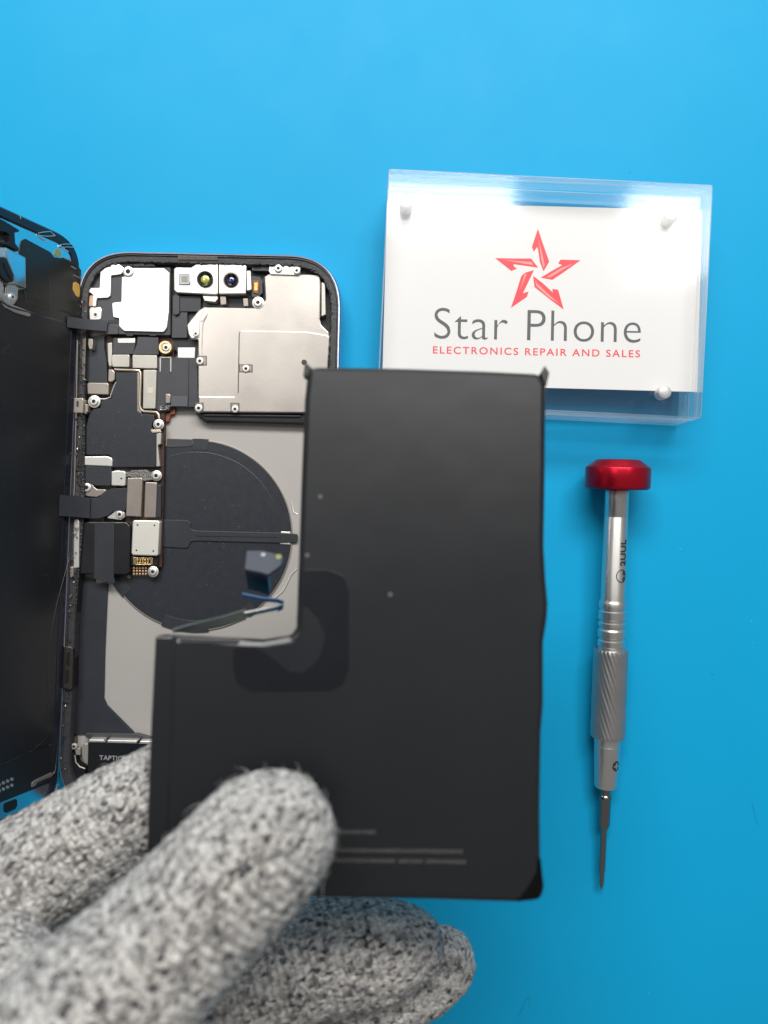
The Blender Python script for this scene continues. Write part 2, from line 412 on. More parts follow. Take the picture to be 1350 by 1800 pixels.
# scattered adhesive lumps round the rim
gm = MB()
L0 = inset(q0, 2.9)
for i in range(len(L0)):
    a, b = Vector(L0[i]), Vector(L0[(i+1) % len(L0)]); ln = (b-a).length
    k = int(ln/2.2)+1
    for j in range(k):
        q = a.lerp(b, (j+random.random()*.8)/k)
        if q.x < -78 and q.y < 62: continue
        p = T.pt(q.x, q.y, 6.5+random.random()*.2)
        d = Vector(((b-a).x, (b-a).y, 0)).normalized()*random.uniform(.5, 1.3); s = Vector((random.uniform(-.3, .3), random.uniform(-.3, .3), 0))
        tube(gm, [p-d, p-d*.4+s, p+d*.4-s, p+d], [.1, random.uniform(.1, .32), random.uniform(.1, .3), .1], 6)
gm.build('adhesive_strip', gum, ph)
# ---- comb grille at the top edge
g = MB()
for i in range(34):
    x = 314+i*2.05; p = T.at((x, 452.5+i*.03), 6.9)
    vs = []
    for dz in (-.3, .1):
        for dx, dy in ((-.07, -.6), (.07, -.6), (.07, .6), (-.07, .6)): vs.append(p+Vector((dx, dy, dz)))
    g.add(vs, [(0, 1, 2, 3), (4, 5, 6, 7), (0, 1, 5, 4), (1, 2, 6, 5), (2, 3, 7, 6), (3, 0, 4, 7)])
g.build('speaker_grille', dark_steel, ph, smooth=False)

# ---- upper tray
tray = P('upper_tray', black, ph, T, [(160, 490), (190, 464), (545, 470), (582, 500), (588, 640), (560, 742), (360, 742), (344, 728), (344, 640), (282, 600), (150, 604)], 2.0, 3.6, 1.2)
P('tray_step', film2, tray, T, K2((930, 690), (1075, 690), (1075, 940), (925, 940)), 3.6, 4.6, .4)
P('tray_step', film, tray, T, K2((1000, 540), (1205, 545), (1200, 690), (1000, 690)), 3.6, 4.9, .3)
P('tray_step', film2, tray, T, K2((935, 530), (1000, 530), (1000, 710), (960, 725), (935, 700)), 3.6, 5.4, .8)
P('tray_step', film, tray, T, K3((600, 180), (725, 185), (725, 240), (600, 236)), 3.6, 5.6, .4)
P('tray_foam', gum, tray, T, K2((300, 195), (560, 185), (640, 225), (760, 235), (780, 262), (300, 262)), 3.6, 6.1, .6)
P('tray_foam', gum, tray, T, K3((970, 225), (1080, 225), (1130, 330), (1120, 560), (1110, 600), (1090, 280), (965, 262)), 3.6, 5.0, .5)
P('side_spring', pale, tray, T, K3((1118, 320), (1145, 330), (1150, 560), (1118, 575)), 3.6, 6.2, .2)

# ---- antenna module, upper left
am = P('antenna_module', film2, ph, T, K2((160, 290), (250, 262), (915, 268), (915, 915), (430, 905), (300, 880), (300, 790), (140, 760), (135, 560), (160, 470)), 3.6, 5.6, .5)
P('cover_plate', whitemetal, am, T, K2((560, 275), (855, 278), (905, 325), (898, 700), (880, 840), (850, 882), (475, 872), (430, 825), (430, 750), (372, 742), (362, 605), (450, 597), (455, 362), (500, 352)), 5.6, 6.3, [.3, .8, .8, .3, .6, .8, .8, .3, .3, .6, .6, .3, .3, .3], .1)
P('cover_bracket', whitemetal, am, T, K2((255, 240), (430, 240), (470, 270), (470, 310), (440, 335), (350, 345), (345, 535), (322, 556), (215, 560), (205, 640), (175, 640), (185, 530), (128, 492), (135, 465), (245, 465)), 5.6, 6.35, .5, .1)
P('spring_contact', padm, am, T, K2((145, 535), (183, 535), (183, 640), (140, 640)), 5.0, 5.9, .25)
tabp = P('screw_tab', silver, am, T, K2((155, 650), (250, 645), (265, 675), (255, 765), (150, 768), (145, 680)), 5.2, 5.9, .4)
lathe(MB(), T.at(K2((205, 718))[0], 5.9), T.n, [(.0, .78), (.09, .76), (.09, .45), (.095, .40), (.095, .02)], 24, mis=[0, 0, 1, 1]).build('screw_hole', [silver, hole], tabp)
screw(am, T, K2((512, 308))[0], 6.2, 1.55)
P('module_slot', black, am, T, K2((325, 770), (415, 770), (415, 800), (325, 800)), 5.2, 5.72, .1, .03)
P('module_connector', film2, am, T, K2((320, 820), (415, 818), (420, 905), (300, 905)), 5.2, 6.0, .4)
for a, b in ((495, 560), (715, 780)):
    P('locating_notch', black, am, T, K2((a, 898), (b, 900), (b, 922), (a, 920)), 5.0, 5.75, .1, .03)

# ---- front camera module
fc = P('front_camera_module', nickel2, ph, T, K3((22, 222), (40, 208), (150, 210), (185, 187), (350, 185), (350, 408), (335, 414), (45, 400), (22, 380)), 3.6, 6.3, .35, .3)
P('camera_housing', nickel2, fc, T, K3((354, 187), (552, 190), (562, 205), (558, 408), (354, 410)), 3.6, 6.35, .35, .3)
sq = P('sensor_window', glassy, fc, T, K3((58, 255), (146, 255), (146, 342), (58, 342)), 5.9, 6.55, .5, .2)
P('sensor_glass', sensor, sq, T, K3((80, 276), (124, 276), (124, 318), (80, 318)), 6.4, 6.62, .2, .04)
def lens(px, R, m, spot):
    c = T.at(px, 6.62)
    o = lathe(MB(), c, T.n, [(-1, R), (.12, R), (.3, R*.93), (.3, R*.8), (.05, R*.70), (-.12, R*.55), (-.2, R*.5), (-.2, .01)], 40, mis=[0, 0, 0, 0, 0, 0, 0]).build('lens', glassy, fc)
    prof = [(-.2, R*spot)]+[(-.2+.3*math.sin(t*math.pi/12), R*spot*math.cos(t*math.pi/12)) for t in range(1, 6)]+[(.1, .01)]
    lathe(MB(), c, T.n, prof, 32).build('lens_element', m, o); return o
lens(K3((255, 298))[0], 2.3, lens_green, .52)
lens(K3((448, 304))[0], 2.0, lens_blue, .5)
lathe(MB(), T.at(K3((448, 304))[0], 6.35), T.n, [(0, 2.35), (.08, 2.3), (.08, 2.0), (0, 2.0)], 40).build('bezel_ring', tan, fc)
P('flex_tab', silver, fc, T, K3((235, 420), (345, 422), (350, 445), (330, 468), (250, 458)), 3.6, 5.6, .2)
P('flex_tab', tan, fc, T, K3((365, 425), (408, 425), (412, 485), (370, 490)), 3.6, 5.5, .3)
P('flex_tab', tan, fc, T, K3((535, 440), (572, 440), (576, 498), (540, 500)), 3.6, 5.5, .3)
P('side_bracket', silver, fc, T, K3((566, 235), (592, 235), (600, 375), (566, 385)), 3.6, 5.9, .3)
P('side_flex', film2, fc, T, K3((598, 272), (660, 280), (680, 320), (682, 400), (640, 440), (600, 430)), 3.6, 5.0, .3)
P('copper_contact', copper, fc, T, K3((605, 305), (655, 305), (660, 340), (650, 408), (612, 400)), 4.9, 5.3, .2)
P('gold_contact', gold, fc, T, K3((618, 322), (645, 322), (645, 385), (618, 385)), 5.2, 5.4, .2)

# ---- top screw bracket
tbk = P('top_bracket', silver, ph, T, K3((735, 185), (765, 180), (830, 180), (850, 200), (890, 185), (940, 185), (962, 215), (962, 255), (930, 268), (740, 262), (725, 235)), 4, 6.2, .4)
screw(tbk, T, K3((797, 217))[0], 6.2, 1.1); screw(tbk, T, K3((934, 234))[0], 6.2, 1.0)

# ---- rear camera cover
cc = P('camera_cover', nickel, ph, T, K3((692, 280), (725, 260), (1090, 263), (1112, 285), (1108, 600), (1120, 640), (1172, 690), (1185, 740), (1172, 930), (1165, 1296), (965, 1296), (240, 1290), (195, 1290), (200, 1160), (200, 745), (150, 742), (128, 712), (115, 640), (150, 592), (208, 525), (245, 505), (625, 512), (655, 500), (700, 450)), 3.8, 5.7, .5, .35)
P('raised_panel', nickel, cc, T, K3((512, 676), (1000, 684), (1130, 706), (1168, 712), (1182, 745), (1170, 930), (1162, 1292), (965, 1292), (240, 1286), (200, 1282), (203, 1166), (470, 1168), (494, 1145), (502, 700)), 5.6, 6.05, [.7, .5, .5, .4, .5, .3, .3, .2, .2, .3, .4, .9, .9, .6], .4)
tube_pts = [T.at(p, 5.72) for p in K3((232, 858), (234, 740), (240, 625), (262, 585), (272, 548))]
MBt = MB(); tube(MBt, tube_pts, [.1, .13, .13, .13, .08], 8); MBt.build('pressed_rib', nickel2, cc)
P('fold_flange', nickel2, cc, T, K3((216, 600), (240, 548), (268, 540), (275, 556), (238, 606), (226, 612)), 5.5, 5.9, .2, .12)
P('side_lug', nickel2, cc, T, K3((122, 640), (155, 596), (205, 540), (212, 600), (212, 730), (150, 738), (132, 705)), 5.2, 5.95, .5, .2)
for (x, y, R, box) in ((185, 702, .9, None), (215, 905, 1.1, (196, 866, 268, 940)), (557, 962, 1.05, (506, 930, 608, 990)), (206, 1255, 1.15, (180, 1213, 244, 1285)), (476, 1262, 1.05, (443, 1215, 510, 1286))):
    if box:
        a, b, c, d = box
        nb = P('screw_notch', dark_steel, cc, T, K3((a, b), (c, b), (c, d), (a, d)), 5.6, 5.75 if (x < 230 and y < 1000) else 6.09, .1, .03)
        P('notch_floor', tan, cc, T, K3((a+8, b+8), (c-8, b+8), (c-8, d-8), (a+8, d-8)), 5.6, 5.79 if (x < 230 and y < 1000) else 6.13, .1, .03)
    screw(cc, T, K3((x, y))[0], 5.75 if (x < 230 and y < 1000) else 6.05, R)
P('mounting_hole', hole, cc, T, circ(K3((990, 915))[0], 5, 14), 5.6, 6.09, 0, .02)
screw(cc, T, K3((646, 470))[0], 5.8, 1.25, 1.7)
P('lower_rail', black, ph, T, K3((195, 1292), (240, 1296), (965, 1302), (1165, 1302), (1165, 1372), (960, 1368), (262, 1348), (235, 1330)), 2, 4.8, .3, .25)
P('rail_lip', black, ph, T, K3((235, 1300), (960, 1310), (960, 1322), (245, 1314)), 4.6, 5.3, .1, .1)

# ---- logic board
lb = P('logic_board', board, ph, T, K4((215, 560), (190, 40), (960, 40), (1140, 100), (1140, 840), (1040, 900), (1030, 1600), (1010, 2560), (640, 2560), (600, 1600), (150, 1600), (150, 1300), (180, 1000)), 2.0, 3.8, .3)
P('shield_film', boardfilm, lb, T, K4((505, 470), (530, 458), (742, 460), (745, 870), (795, 905), (920, 918), (935, 975), (905, 1000), (900, 1060), (985, 1100), (948, 1130), (945, 1480), (480, 1480), (478, 1375), (440, 1345), (190, 1345), (180, 1080), (230, 900), (270, 860), (345, 840), (360, 755), (470, 745), (470, 640), (520, 580)), 3.8, 5.3, .5, .12)
MBt = MB(); tube(MBt, [T.at(p, 5.3) for p in K4((500, 428), (560, 432), (700, 436), (765, 440), (782, 460), (780, 560), (775, 700), (772, 820), (785, 858), (815, 880), (900, 885), (955, 890), (975, 915), (980, 960))], .38, 10)
MBt.build('shield_ridge', beige, lb)
P('shield_edge', tan, lb, T, K4((742, 450), (768, 450), (760, 830), (790, 885), (780, 900), (742, 868)), 4, 5.35, .1)
P('edge_strip', pale, lb, T, K4((950, 1120), (1000, 1110), (998, 1230), (965, 1240), (990, 1470), (948, 1475)), 3.8, 5.35, .15)
P('edge_strip', beige, lb, T, K4((885, 1075), (990, 1075), (1000, 1105), (900, 1110)), 3.8, 5.5, .15)
P('connector_cover', film2, lb, T, K4((485, 85), (725, 80), (725, 150), (700, 262), (478, 262)), 3.8, 5.2, .4)
P('connector_cover', silver, lb, T, K4((525, 92), (720, 88), (722, 145), (530, 145)), 5.0, 5.45, .4, .2)
P('connector_cover', film2, lb, T, K4((745, 75), (970, 78), (975, 268), (690, 268), (735, 160)), 3.8, 5.35, .4)
P('shield_can', pale, lb, T, K4((470, 265), (655, 265), (660, 280), (658, 402), (475, 400), (462, 340)), 3.8, 5.5, .4, .2)
P('shield_can', pale, lb, T, K4((688, 268), (955, 272), (958, 410), (945, 418), (690, 412)), 3.8, 5.5, .4, .2)
P('shield_can', pale, lb, T, K4((808, 430), (952, 430), (940, 850), (802, 850)), 3.8, 5.4, .35, .2)
P('chip_mark', beige, lb, T, K4((855, 620), (915, 620), (915, 680), (855, 680)), 5.3, 5.42, .1, .02)
P('shield_can', tan, lb, T, K4((430, 425), (480, 425), (502, 460), (500, 540), (470, 562), (425, 560)), 3.8, 5.4, .5, .25)
P('shield_can', tan, lb, T, K4((200, 578), (215, 566), (425, 570), (436, 590), (434, 700), (205, 692)), 3.8, 5.6, .35, .25)
P('side_wall', pale, lb, T, K4((420, 140), (470, 135), (472, 250), (468, 390), (440, 400), (425, 330)), 3.8, 5.4, .3, .2)
P('vertical_flex', film, lb, T, K4((270, 70), (388, 60), (388, 200), (412, 330), (418, 500), (420, 570), (205, 560), (205, 220), (270, 200)), 3.8, 5.0, .2, .05)
screw(lb, T, K4((272, 770))[0], 5.3, 1.25, 1.75)
MBt = MB(); tube(MBt, [T.at(p, 5.2) for p in K4((335, 745), (400, 745), (455, 725), (462, 690), (500, 590), (520, 560))], .16, 8); MBt.build('wire_clip', steel, lb)
screw(lb, T, K4((968, 1018))[0], 5.4, 1.15, 1.5)
# gold-ringed ground screw
gr = lathe(MB(), T.at(K2((872, 1032))[0], 5.2), T.n, [(-1, 1.9), (.5, 1.95), (.7, 1.75), (.7, 1.25), (.4, 1.1), (.4, .5)], 36).build('ground_ring', goldsteel, lb)
screw(gr, T, K2((872, 1030))[0], 5.6, 1.15)
# grey flex area between boards
fx = P('camera_flex', film2, ph, T, K4((960, 300), (1110, 296), (1390, 300), (1400, 830), (1100, 830), (1090, 870), (980, 880), (940, 850), (955, 420)), 3.4, 4.6, .3, .06)
for pts in (((985, 295), (1000, 295), (998, 450), (985, 450)), ((985, 290), (1112, 290), (1112, 303), (985, 303)), ((1098, 295), (1112, 295), (1112, 450), (1098, 450))):
    P('solder_outline', pale, fx, T, K4(*pts), 4.6, 4.85, .05, .03)
P('flex_seam', black, fx, T, K4((1296, 310), (1304, 310), (1300, 820), (1291, 820)), 4.6, 4.68, 0, .01)
P('flex_patch', mat('slate_film', (.075, .08, .09), .32, rvar=.06), fx, T, K4((1108, 712), (1288, 716), (1284, 825), (1104, 820)), 4.6, 4.78, .15, .04)
P('flex_clip', tan, fx, T, K4((1045, 690), (1085, 686), (1104, 705), (1100, 790), (1045, 795)), 4.5, 5.4, .4, .25)
gmb = MB()
for i in range(26):
    p = T.at(K4((990+random.random()*100, 812+random.random()*52))[0], 4.8+random.random()*.3); d = Vector((random.uniform(-.4, .4), random.uniform(-.25, .25), .1))
    tube(gmb, [p-d, p, p+d], [.05, .12, .05], 5)
gmb.build('solder_braid', silver, fx)
P('copper_trace', copper, ph, T, K4((1045, 900), (1095, 895), (1100, 850), (1155, 845), (1150, 905), (1105, 915), (1085, 990), (1050, 990)), 2.0, 3.2, .1)
# white midplate window beside the gold ring
P('bright_midplate', mat('pale_midplate', (.75, .74, .74), .5, .2, rvar=.05), ph, T, K2((985, 1030), (1150, 1030), (1145, 1130), (985, 1128)), 3.6, 3.9, .2)

# ---- lower board
P('battery_connector_cover', silver, lb, T, K5((200, 130), (460, 128), (505, 145), (515, 170), (512, 236), (198, 222)), 4.6, 6.0, .35, .25)
P('cover_film', film, lb, T, K5((182, 230), (500, 236), (505, 300), (495, 432), (340, 432), (290, 405), (175, 375)), 3.8, 5.7, .4, .1)
P('side_cover', silver, lb, T, K5((502, 285), (560, 275), (640, 282), (652, 300), (648, 425), (635, 438), (500, 432)), 3.8, 5.8, .35, .25)
P('pin_hole', hole, lb, T, circ(K5((606, 358))[0], 1.7, 12), 5.7, 5.84, 0, .01)
P('conductive_pad', mat('granular_pad', (.16, .16, .15), .45, .6, bump=(2500, 1, .3), var=.7, vscale=2500), lb, T, K5((655, 300), (720, 272), (860, 268), (925, 300), (935, 370), (830, 390), (820, 345), (660, 340)), 3.8, 5.1, .3)
screw(lb, T, K5((963, 330))[0], 5.2, 1.2, 1.5)
P('shield_can', tan, lb, T, K5((668, 352), (815, 348), (826, 365), (808, 755), (650, 748)), 3.8, 5.7, .35, .22)
P('shield_can', tan, lb, T, K5((850, 395), (975, 400), (962, 762), (838, 760)), 3.8, 5.4, .35, .22)
P('flex_end', film, lb, T, K5((978, 422), (1018, 425), (1015, 760), (965, 760)), 3.8, 4.9, .1)
ta = P('screw_arm', tan, lb, T, K5((180, 470), (190, 420), (240, 396), (300, 402), (325, 445), (355, 470), (470, 472), (400, 530), (350, 552), (260, 545), (205, 520)), 4.2, 5.3, .8, .2)
screw(ta, T, K5((245, 452))[0], 5.2, 1.3, 1.6, m=steel)
ta2 = P('screw_arm', silver, lb, T, K5((440, 768), (510, 720), (545, 680), (600, 672), (640, 710), (640, 760), (600, 788)), 4.2, 5.3, .6, .2)
screw(ta2, T, K5((585, 730))[0], 5.2, 1.1)
# black sensor block with flex
sb = P('sensor_block', black, ph, T, K5((190, 830), (250, 805), (660, 808), (698, 850), (692, 1330), (655, 1352), (175, 1345), (165, 1320)), 2, 5.6, .9, .3)
P('block_flex', film, sb, T, K5((330, 812), (534, 812), (528, 1380), (545, 1440), (430, 1420), (325, 1385)), 5.4, 5.8, .2, .06)
# receiver plate etc
rp = P('shield_lid', mat('warm_white_lid', (.72, .70, .64), .45, .55, bump=(900, .3, .03), var=.05), lb, T, K5((722, 800), (740, 788), (985, 792), (1002, 812), (985, 1145), (970, 1158), (725, 1150), (708, 1130)), 3.8, 6.0, .4, .3)
for c in ((773, 838), (948, 842), (762, 1100), (936, 1107)):
    P('lid_dimple', hole, rp, T, circ(K5(c)[0], 1.6, 12), 5.9, 6.04, 0, .01)
bc = P('board_connector', black, lb, T, K5((705, 1165), (990, 1170), (985, 1262), (705, 1256)), 3.8, 4.6, .15)
for i, (x0, x1, y0, y1) in enumerate(((730, 755, 1180, 1250), (735, 925, 1176, 1190), (735, 925, 1240, 1252), (905, 930, 1182, 1246))):
    P('contact_rim', goldsteel, bc, T, K5((x0, y0), (x1, y0), (x1, y1), (x0, y1)), 4.5, 5.0, .08, .04)
for x in (772, 800, 826, 852, 880):
    P('contact_pin', gold, bc, T, K5((x-9, 1196), (x+9, 1196), (x+9, 1214), (x-9, 1214)), 4.5, 4.95, .05, .04)
    P('contact_pin', gold, bc, T, K5((x-9, 1220), (x+9, 1220), (x+9, 1238), (x-9, 1238)), 4.5, 4.95, .05, .04)
for j in range(3):
    for i in range(5):
        lathe(MB(), T.at(K5((735+i*31, 1286+j*30))[0], 3.8), T.n, [(0, .34), (.1, .34), (.12, .3)], 12).build('solder_pad', padm, lb)
screw(lb, T, K5((928, 1322))[0], 4.6, 1.15, 1.55)
lathe(MB(), T.at(K5((684, 1371))[0], 3.8), T.n, [(0, .38), (.12, .38), (.12, .24), (0, .2)], 16).build('via_ring', padm, lb)

# ---- charging coil
cpx = (346, 941)
coil = MB(); prism(coil, T, circ(cpx, 166, 96), 2.0, 2.5, 0, .08)
co = coil.build('charging_coil', boardfilm, ph)
rim = MB(); uvs = [T.uv(p, 2.5) for p in circ(cpx, 168, 96)]
ringwall(rim, T, uvs[::-1] if area2(uvs) < 0 else uvs, [(0, 2.0), (0, 2.42), (.15, 2.45), (.3, 2.42), (.3, 2.0)])
rim.build('coil_rim', tan, co)
for a0, a1 in ((1.45, 1.62), (-1.0, -.9), (-1.95, -1.45), (-2.75, -2.45)):
    outer = circ(cpx, 170, 16, a0, a1); inner = circ(cpx, 150, 16, a0, a1)[::-1]
    P('coil_tab', film, co, T, outer+inner, 2.0, 2.62, 0, .05)
MBt = MB(); tube(MBt, [T.at(p, 2.5) for p in circ(cpx, 146, 40, .4, 1.9)], .12, 6); MBt.build('coil_crease', film, co)
P('coil_tail', film, co, T, K6((190, 775), (375, 778), (398, 800), (402, 845), (440, 856), (1060, 872), (1195, 880), (1195, 940), (1060, 946), (440, 930), (400, 938), (385, 975), (365, 985), (190, 975)), 2.5, 2.95, .6, .08)
P('tail_groove', black, co, T, K6((440, 893), (1040, 903), (1040, 909), (440, 899)), 2.9, 2.98, 0, .01)
P('coil_tail_contact', silver, co, T, K6((1070, 862), (1142, 864), (1142, 880), (1070, 878)), 2.4, 2.7, .05)
P('coil_tail_contact', silver, co, T, K6((1066, 940), (1140, 944), (1140, 960), (1062, 955)), 2.4, 2.7, .05)
P('coil_shoulder', film2, co, T, K6((225, 172), (410, 178), (430, 215), (400, 232), (225, 240)), 2.0, 2.7, .3)
MBt = MB(); tube(MBt, [T.at(p, 2.1) for p in K6((1148, 640), (1165, 720), (1195, 735))], .2, 6)
tube(MBt, [T.at(p, 2.1) for p in K6((1190, 1140), (1150, 1180), (1090, 1300), (1010, 1370))], .2, 6); MBt.build('midplate_ridge', silver, ph)

# ---- lower left film and vibration motor
P('lower_flex', film, ph, T, K7((245, 158), (370, 160), (372, 190), (468, 196), (446, 700), (438, 1060), (462, 1112), (680, 1332), (320, 1335), (190, 1330), (200, 700), (215, 200)), 2.0, 2.7, [.5]*12, .1)
P('flex_shelf', film2, ph, T, K7((305, 1325), (690, 1330), (795, 1360), (795, 1372), (300, 1358)), 2, 3.6, .1)
MBt = MB(); tube(MBt, [T.at(p, 3.0) for p in K7((205, 700), (212, 260), (240, 160), (300, 152), (365, 158))], .14, 6); MBt.build('flex_edge_wire', dark_steel, ph)
vm = P('vibration_motor', black, ph, T, K7((322, 1392), (1100, 1410), (1100, 1790), (315, 1790)), 2, 5.4, .2, .1)
P('motor_spring', steel, vm, T, K7((328, 1370), (440, 1372), (446, 1394), (326, 1392)), 3, 5.8, .1, .2)
P('motor_spring', steel, vm, T, K7((468, 1374), (692, 1380), (684, 1402), (462, 1396)), 3, 5.8, .1, .2)
P('motor_spring', steel, vm, T, K7((712, 1382), (1000, 1386), (1000, 1412), (704, 1404)), 3, 5.8, .1, .2)
textfit('printed_text', 'TAPTIC ENGINE', K7((405, 1523))[0], K7((780, 1536))[0], 8, T, 5.41, whitetext, vm, 1.05, .012)
# corner hardware
ch = P('corner_bracket', dark_steel, ph, T, K7((130, 1345), (165, 1325), (205, 1335), (212, 1400), (200, 1475), (150, 1485), (130, 1440)), 2, 5.2, .4, .2)
screw(ch, T, K7((170, 1385))[0], 5.2, .95, m=dark_steel); screw(ch, T, K7((212, 1425))[0], 5.0, .9)
P('spring_arm', pale, ch, T, K7((220, 1440), (262, 1432), (262, 1490), (228, 1488)), 3, 5.0, .2, .15)
P('contact_disc', pale, ph, T, K7((270, 1430), (290, 1402), (322, 1396), (320, 1560), (290, 1548), (272, 1510)), 3, 5.3, .8, .3)
P('corner_board', black, ph, T, K7((150, 1490), (215, 1490), (235, 1550), (290, 1590), (300, 1640), (290, 1780), (160, 1780), (140, 1600)), 2, 4.9, .4, .1)
MBt = MB(); tube(MBt, [T.at(p, 5.0) for p in K7((222, 1490), (228, 1540), (258, 1575), (298, 1590))], .2, 8); MBt.build('cable_edge', steel, ph)
screw(ph, T, K7((175, 1668))[0], 5.0, .9, m=dark_steel)
MBt = MB(); tube(MBt, [T.at(p, 6.8) for p in ((97, 1385), (104, 1398), (114, 1410), (128, 1420))], [.4, .6, .6, .4], 8); MBt.build('corner_gasket', tan, ph)

# ---- left inner wall hardware
wl = P('inner_wall', gum, ph, T, [(140, 490), (152, 490), (150, 600), (148, 900), (140, 1000), (128, 1150), (124, 1300), (104, 1370), (104, 1200), (118, 980), (130, 700)], 2, 6.3, .3, .2)
P('wall_plate', steel, wl, T, K5((112, 785), (160, 780), (172, 800), (168, 1280), (120, 1290), (108, 1260)), 3, 6.75, .3, .3)
P('wall_plate', tan, wl, T, K5((75, 1270), (112, 1268), (112, 1380), (75, 1382)), 3, 7.25, .2, .2)
sl = P('slotted_bracket', dark_steel, wl, T, K7((122, 668), (190, 672), (206, 686), (200, 985), (186, 1000), (110, 980)), 3, 7.45, .3, .12)
P('slot', black, sl, T, K7((160, 705), (176, 702), (184, 718), (182, 810), (168, 824), (154, 812)), 6.6, 7.50, .6, .02)
P('slot', black, sl, T, K7((154, 842), (168, 838), (178, 852), (174, 940), (160, 954), (146, 944)), 6.6, 7.50, .6, .02)
cb = P('frame_clip', tan, wl, T, K4((52, 735), (150, 732), (165, 750), (160, 898), (48, 895)), 4, 7.65, .3, .2)
P('clip_slot', hole, cb, T, K4((88, 765), (112, 765), (112, 830), (88, 830)), 6.85, 7.70, .5, .02)
P('frame_clip', tan, wl, T, K4((215, 92), (262, 96), (266, 150), (258, 212), (222, 208), (210, 150)), 4, 7.05, .25, .2)
P('frame_clip', tan, wl, T, K4((158, 800), (205, 800), (212, 880), (180, 915), (158, 880)), 4, 6.65, .3, .2)
P('frame_clip', dark_steel, wl, T, K4((148, 90), (190, 88), (192, 120), (180, 530), (200, 545), (150, 548), (140, 520)), 4, 6.75, .2, .2)
gmb = MB()
for i in range(130):
    t = random.random(); y = 500+t*860; x = 146-(t**1.3)*36+random.uniform(-5, 6)
    p = T.at((x, y), 7.0+random.random()*.5); d = Vector((random.uniform(-.35, .35), random.uniform(-.7, .7), random.uniform(-.1, .1)))
    tube(gmb, [p-d, p+Vector((random.uniform(-.2, .2), 0, .1)), p+d], [.06, random.uniform(.12, .3), .06], 5, random.choice((0, 0, 0, 1, 2)))
gmb.build('hinge_debris', [gum, dark_steel, tan], wl)

# ---- display assembly, hinged up at the left edge
Ph, Pb = T.at((141, 450), 7.6), T.at((100, 1395), 7.6)
hd = (Pb-Ph).normalized()
dv = Vector((-.375, .06, .925)).normalized()
nn = hd.cross(dv).normalized()
if nn.x < 0: nn = -nn
DF = Frame(Ph, nn, -hd)
def dq(p, h=0): return DF.uv(p, h)
# local coordinates: u runs along the hinge (up in the photo positive), v away from the hinge along the panel
vs_ = 1 if DF.ey.dot(dv) > 0 else -1
Lh = (Pb-Ph).length
top_u = dq((0, 361))[0]; 
def DL(u, v): return (u, v*vs_)
tu = (dq((0, 361))[0]+dq((83, 403))[0])/2
bu = dq((30, 1446))[0]
panel_pts = [DL(tu, 0), DL(tu, 71), DL(bu, 71), DL(bu, 0)]
dsp = prism(MB(), DF, panel_pts, -1.9, -.3, 9, .3, px=False, seg=14).build('display_panel', glassy, ph)
q = rounded(panel_pts, 9, 14)
ringwall(MB(), DF, q, [(-.3, -1.9), (-.3, -.5), (.2, .15), (2.2, .25), (2.8, -.25), (2.8, -1.8)]).build('display_bezel', mat('navy_bezel', (.012, .014, .022), .25, rvar=.1, bump=(900, .5, .1)), dsp)
P('metal_sheet', mirror, dsp, DF, inset(q, 2.75), -.3, -.02, 0, .05, px=False)
um = P('upper_module_film', screenmod, dsp, DF, KD((262, 560), (285, 520), (325, 500), (640, 670), (690, 735), (770, 745), (800, 738), (985, 840), (1030, 900), (1036, 1490), (1000, 1640), (830, 1585), (180, 1340), (235, 1150), (318, 1130), (330, 750), (245, 685)), -.02, .25, .4, .08)
P('back_sheet', screenback, dsp, DF, [DL(dq((70, 553))[0], 2.6), DL(dq((10, 540))[0], 70), DL(dq((78, 1312))[0], 70), DL(dq((78, 1312))[0], 2.6)], -.02, .45, 2.0, .15, px=False)
MBt = MB()
tube(MBt, [DF.at(p, .5) for p in ((136, 598), (134, 720), (131, 850), (128, 905))], .2, 8); MBt.build('edge_rail', tan, dsp); MBt = MB(); tube(MBt, [DF.at(p, .5) for p in ((122, 980), (100, 1060), (88, 1120), (84, 1220), (78, 1300), (60, 1318), (0, 1345))], .06, 6)
tube(MBt, [DF.at(p, .5) for p in ((118, 1100), (112, 1180), (104, 1290), (97, 1355), (88, 1368), (64, 1380))], .07, 6)
MBt.build('sheet_edge_line', dark_steel, dsp)
MBt = MB(); tube(MBt, [DF.at(p, .5) for p in KD((330, 1300), (320, 1160), (300, 1140))]+[DF.at(p, .3) for p in KD((340, 1300), (500, 1370), (620, 1400))], .04, 5)
tube(MBt, [DF.at(p, .3) for p in KD((635, 1390), (640, 1180), (630, 980))], .04, 5); MBt.build('film_crease', dark_steel, um)
P('gold_pad', ochre, um, DF, KD((930, 1060), (960, 1045), (1005, 1080), (1015, 1150), (1005, 1250), (960, 1220), (925, 1150)), .2, .4, .5, .05)
P('olive_pad', mat('olive_pad_film', (.30, .32, .12), .4, .3), dsp, DF, KD((690, 640), (740, 630), (775, 660), (772, 735), (720, 735), (690, 700)), -.02, .12, .5, .04)
MBt = MB()
for a in (((480, 430), (560, 415), (640, 410), (700, 465)), ((510, 460), (600, 470), (690, 465)), ((490, 450), (540, 500), (595, 530)), ((760, 575), (830, 568), (900, 570), (960, 612)), ((780, 610), (860, 605), (950, 612)), ((760, 590), (830, 640), (870, 665)), ((250, 200), (262, 250)), ((905, 850), (960, 885)), ((930, 960), (1010, 1000))):
    tube(MBt, [DF.at(p, .35) for p in KD(*a)], .12, 6)
MBt.build('edge_clip', nickel2, dsp)
P('slot_mark', black, um, DF, KD((765, 1395), (800, 1400), (980, 1475), (970, 1490), (780, 1415)), .2, .3, .05, .02)
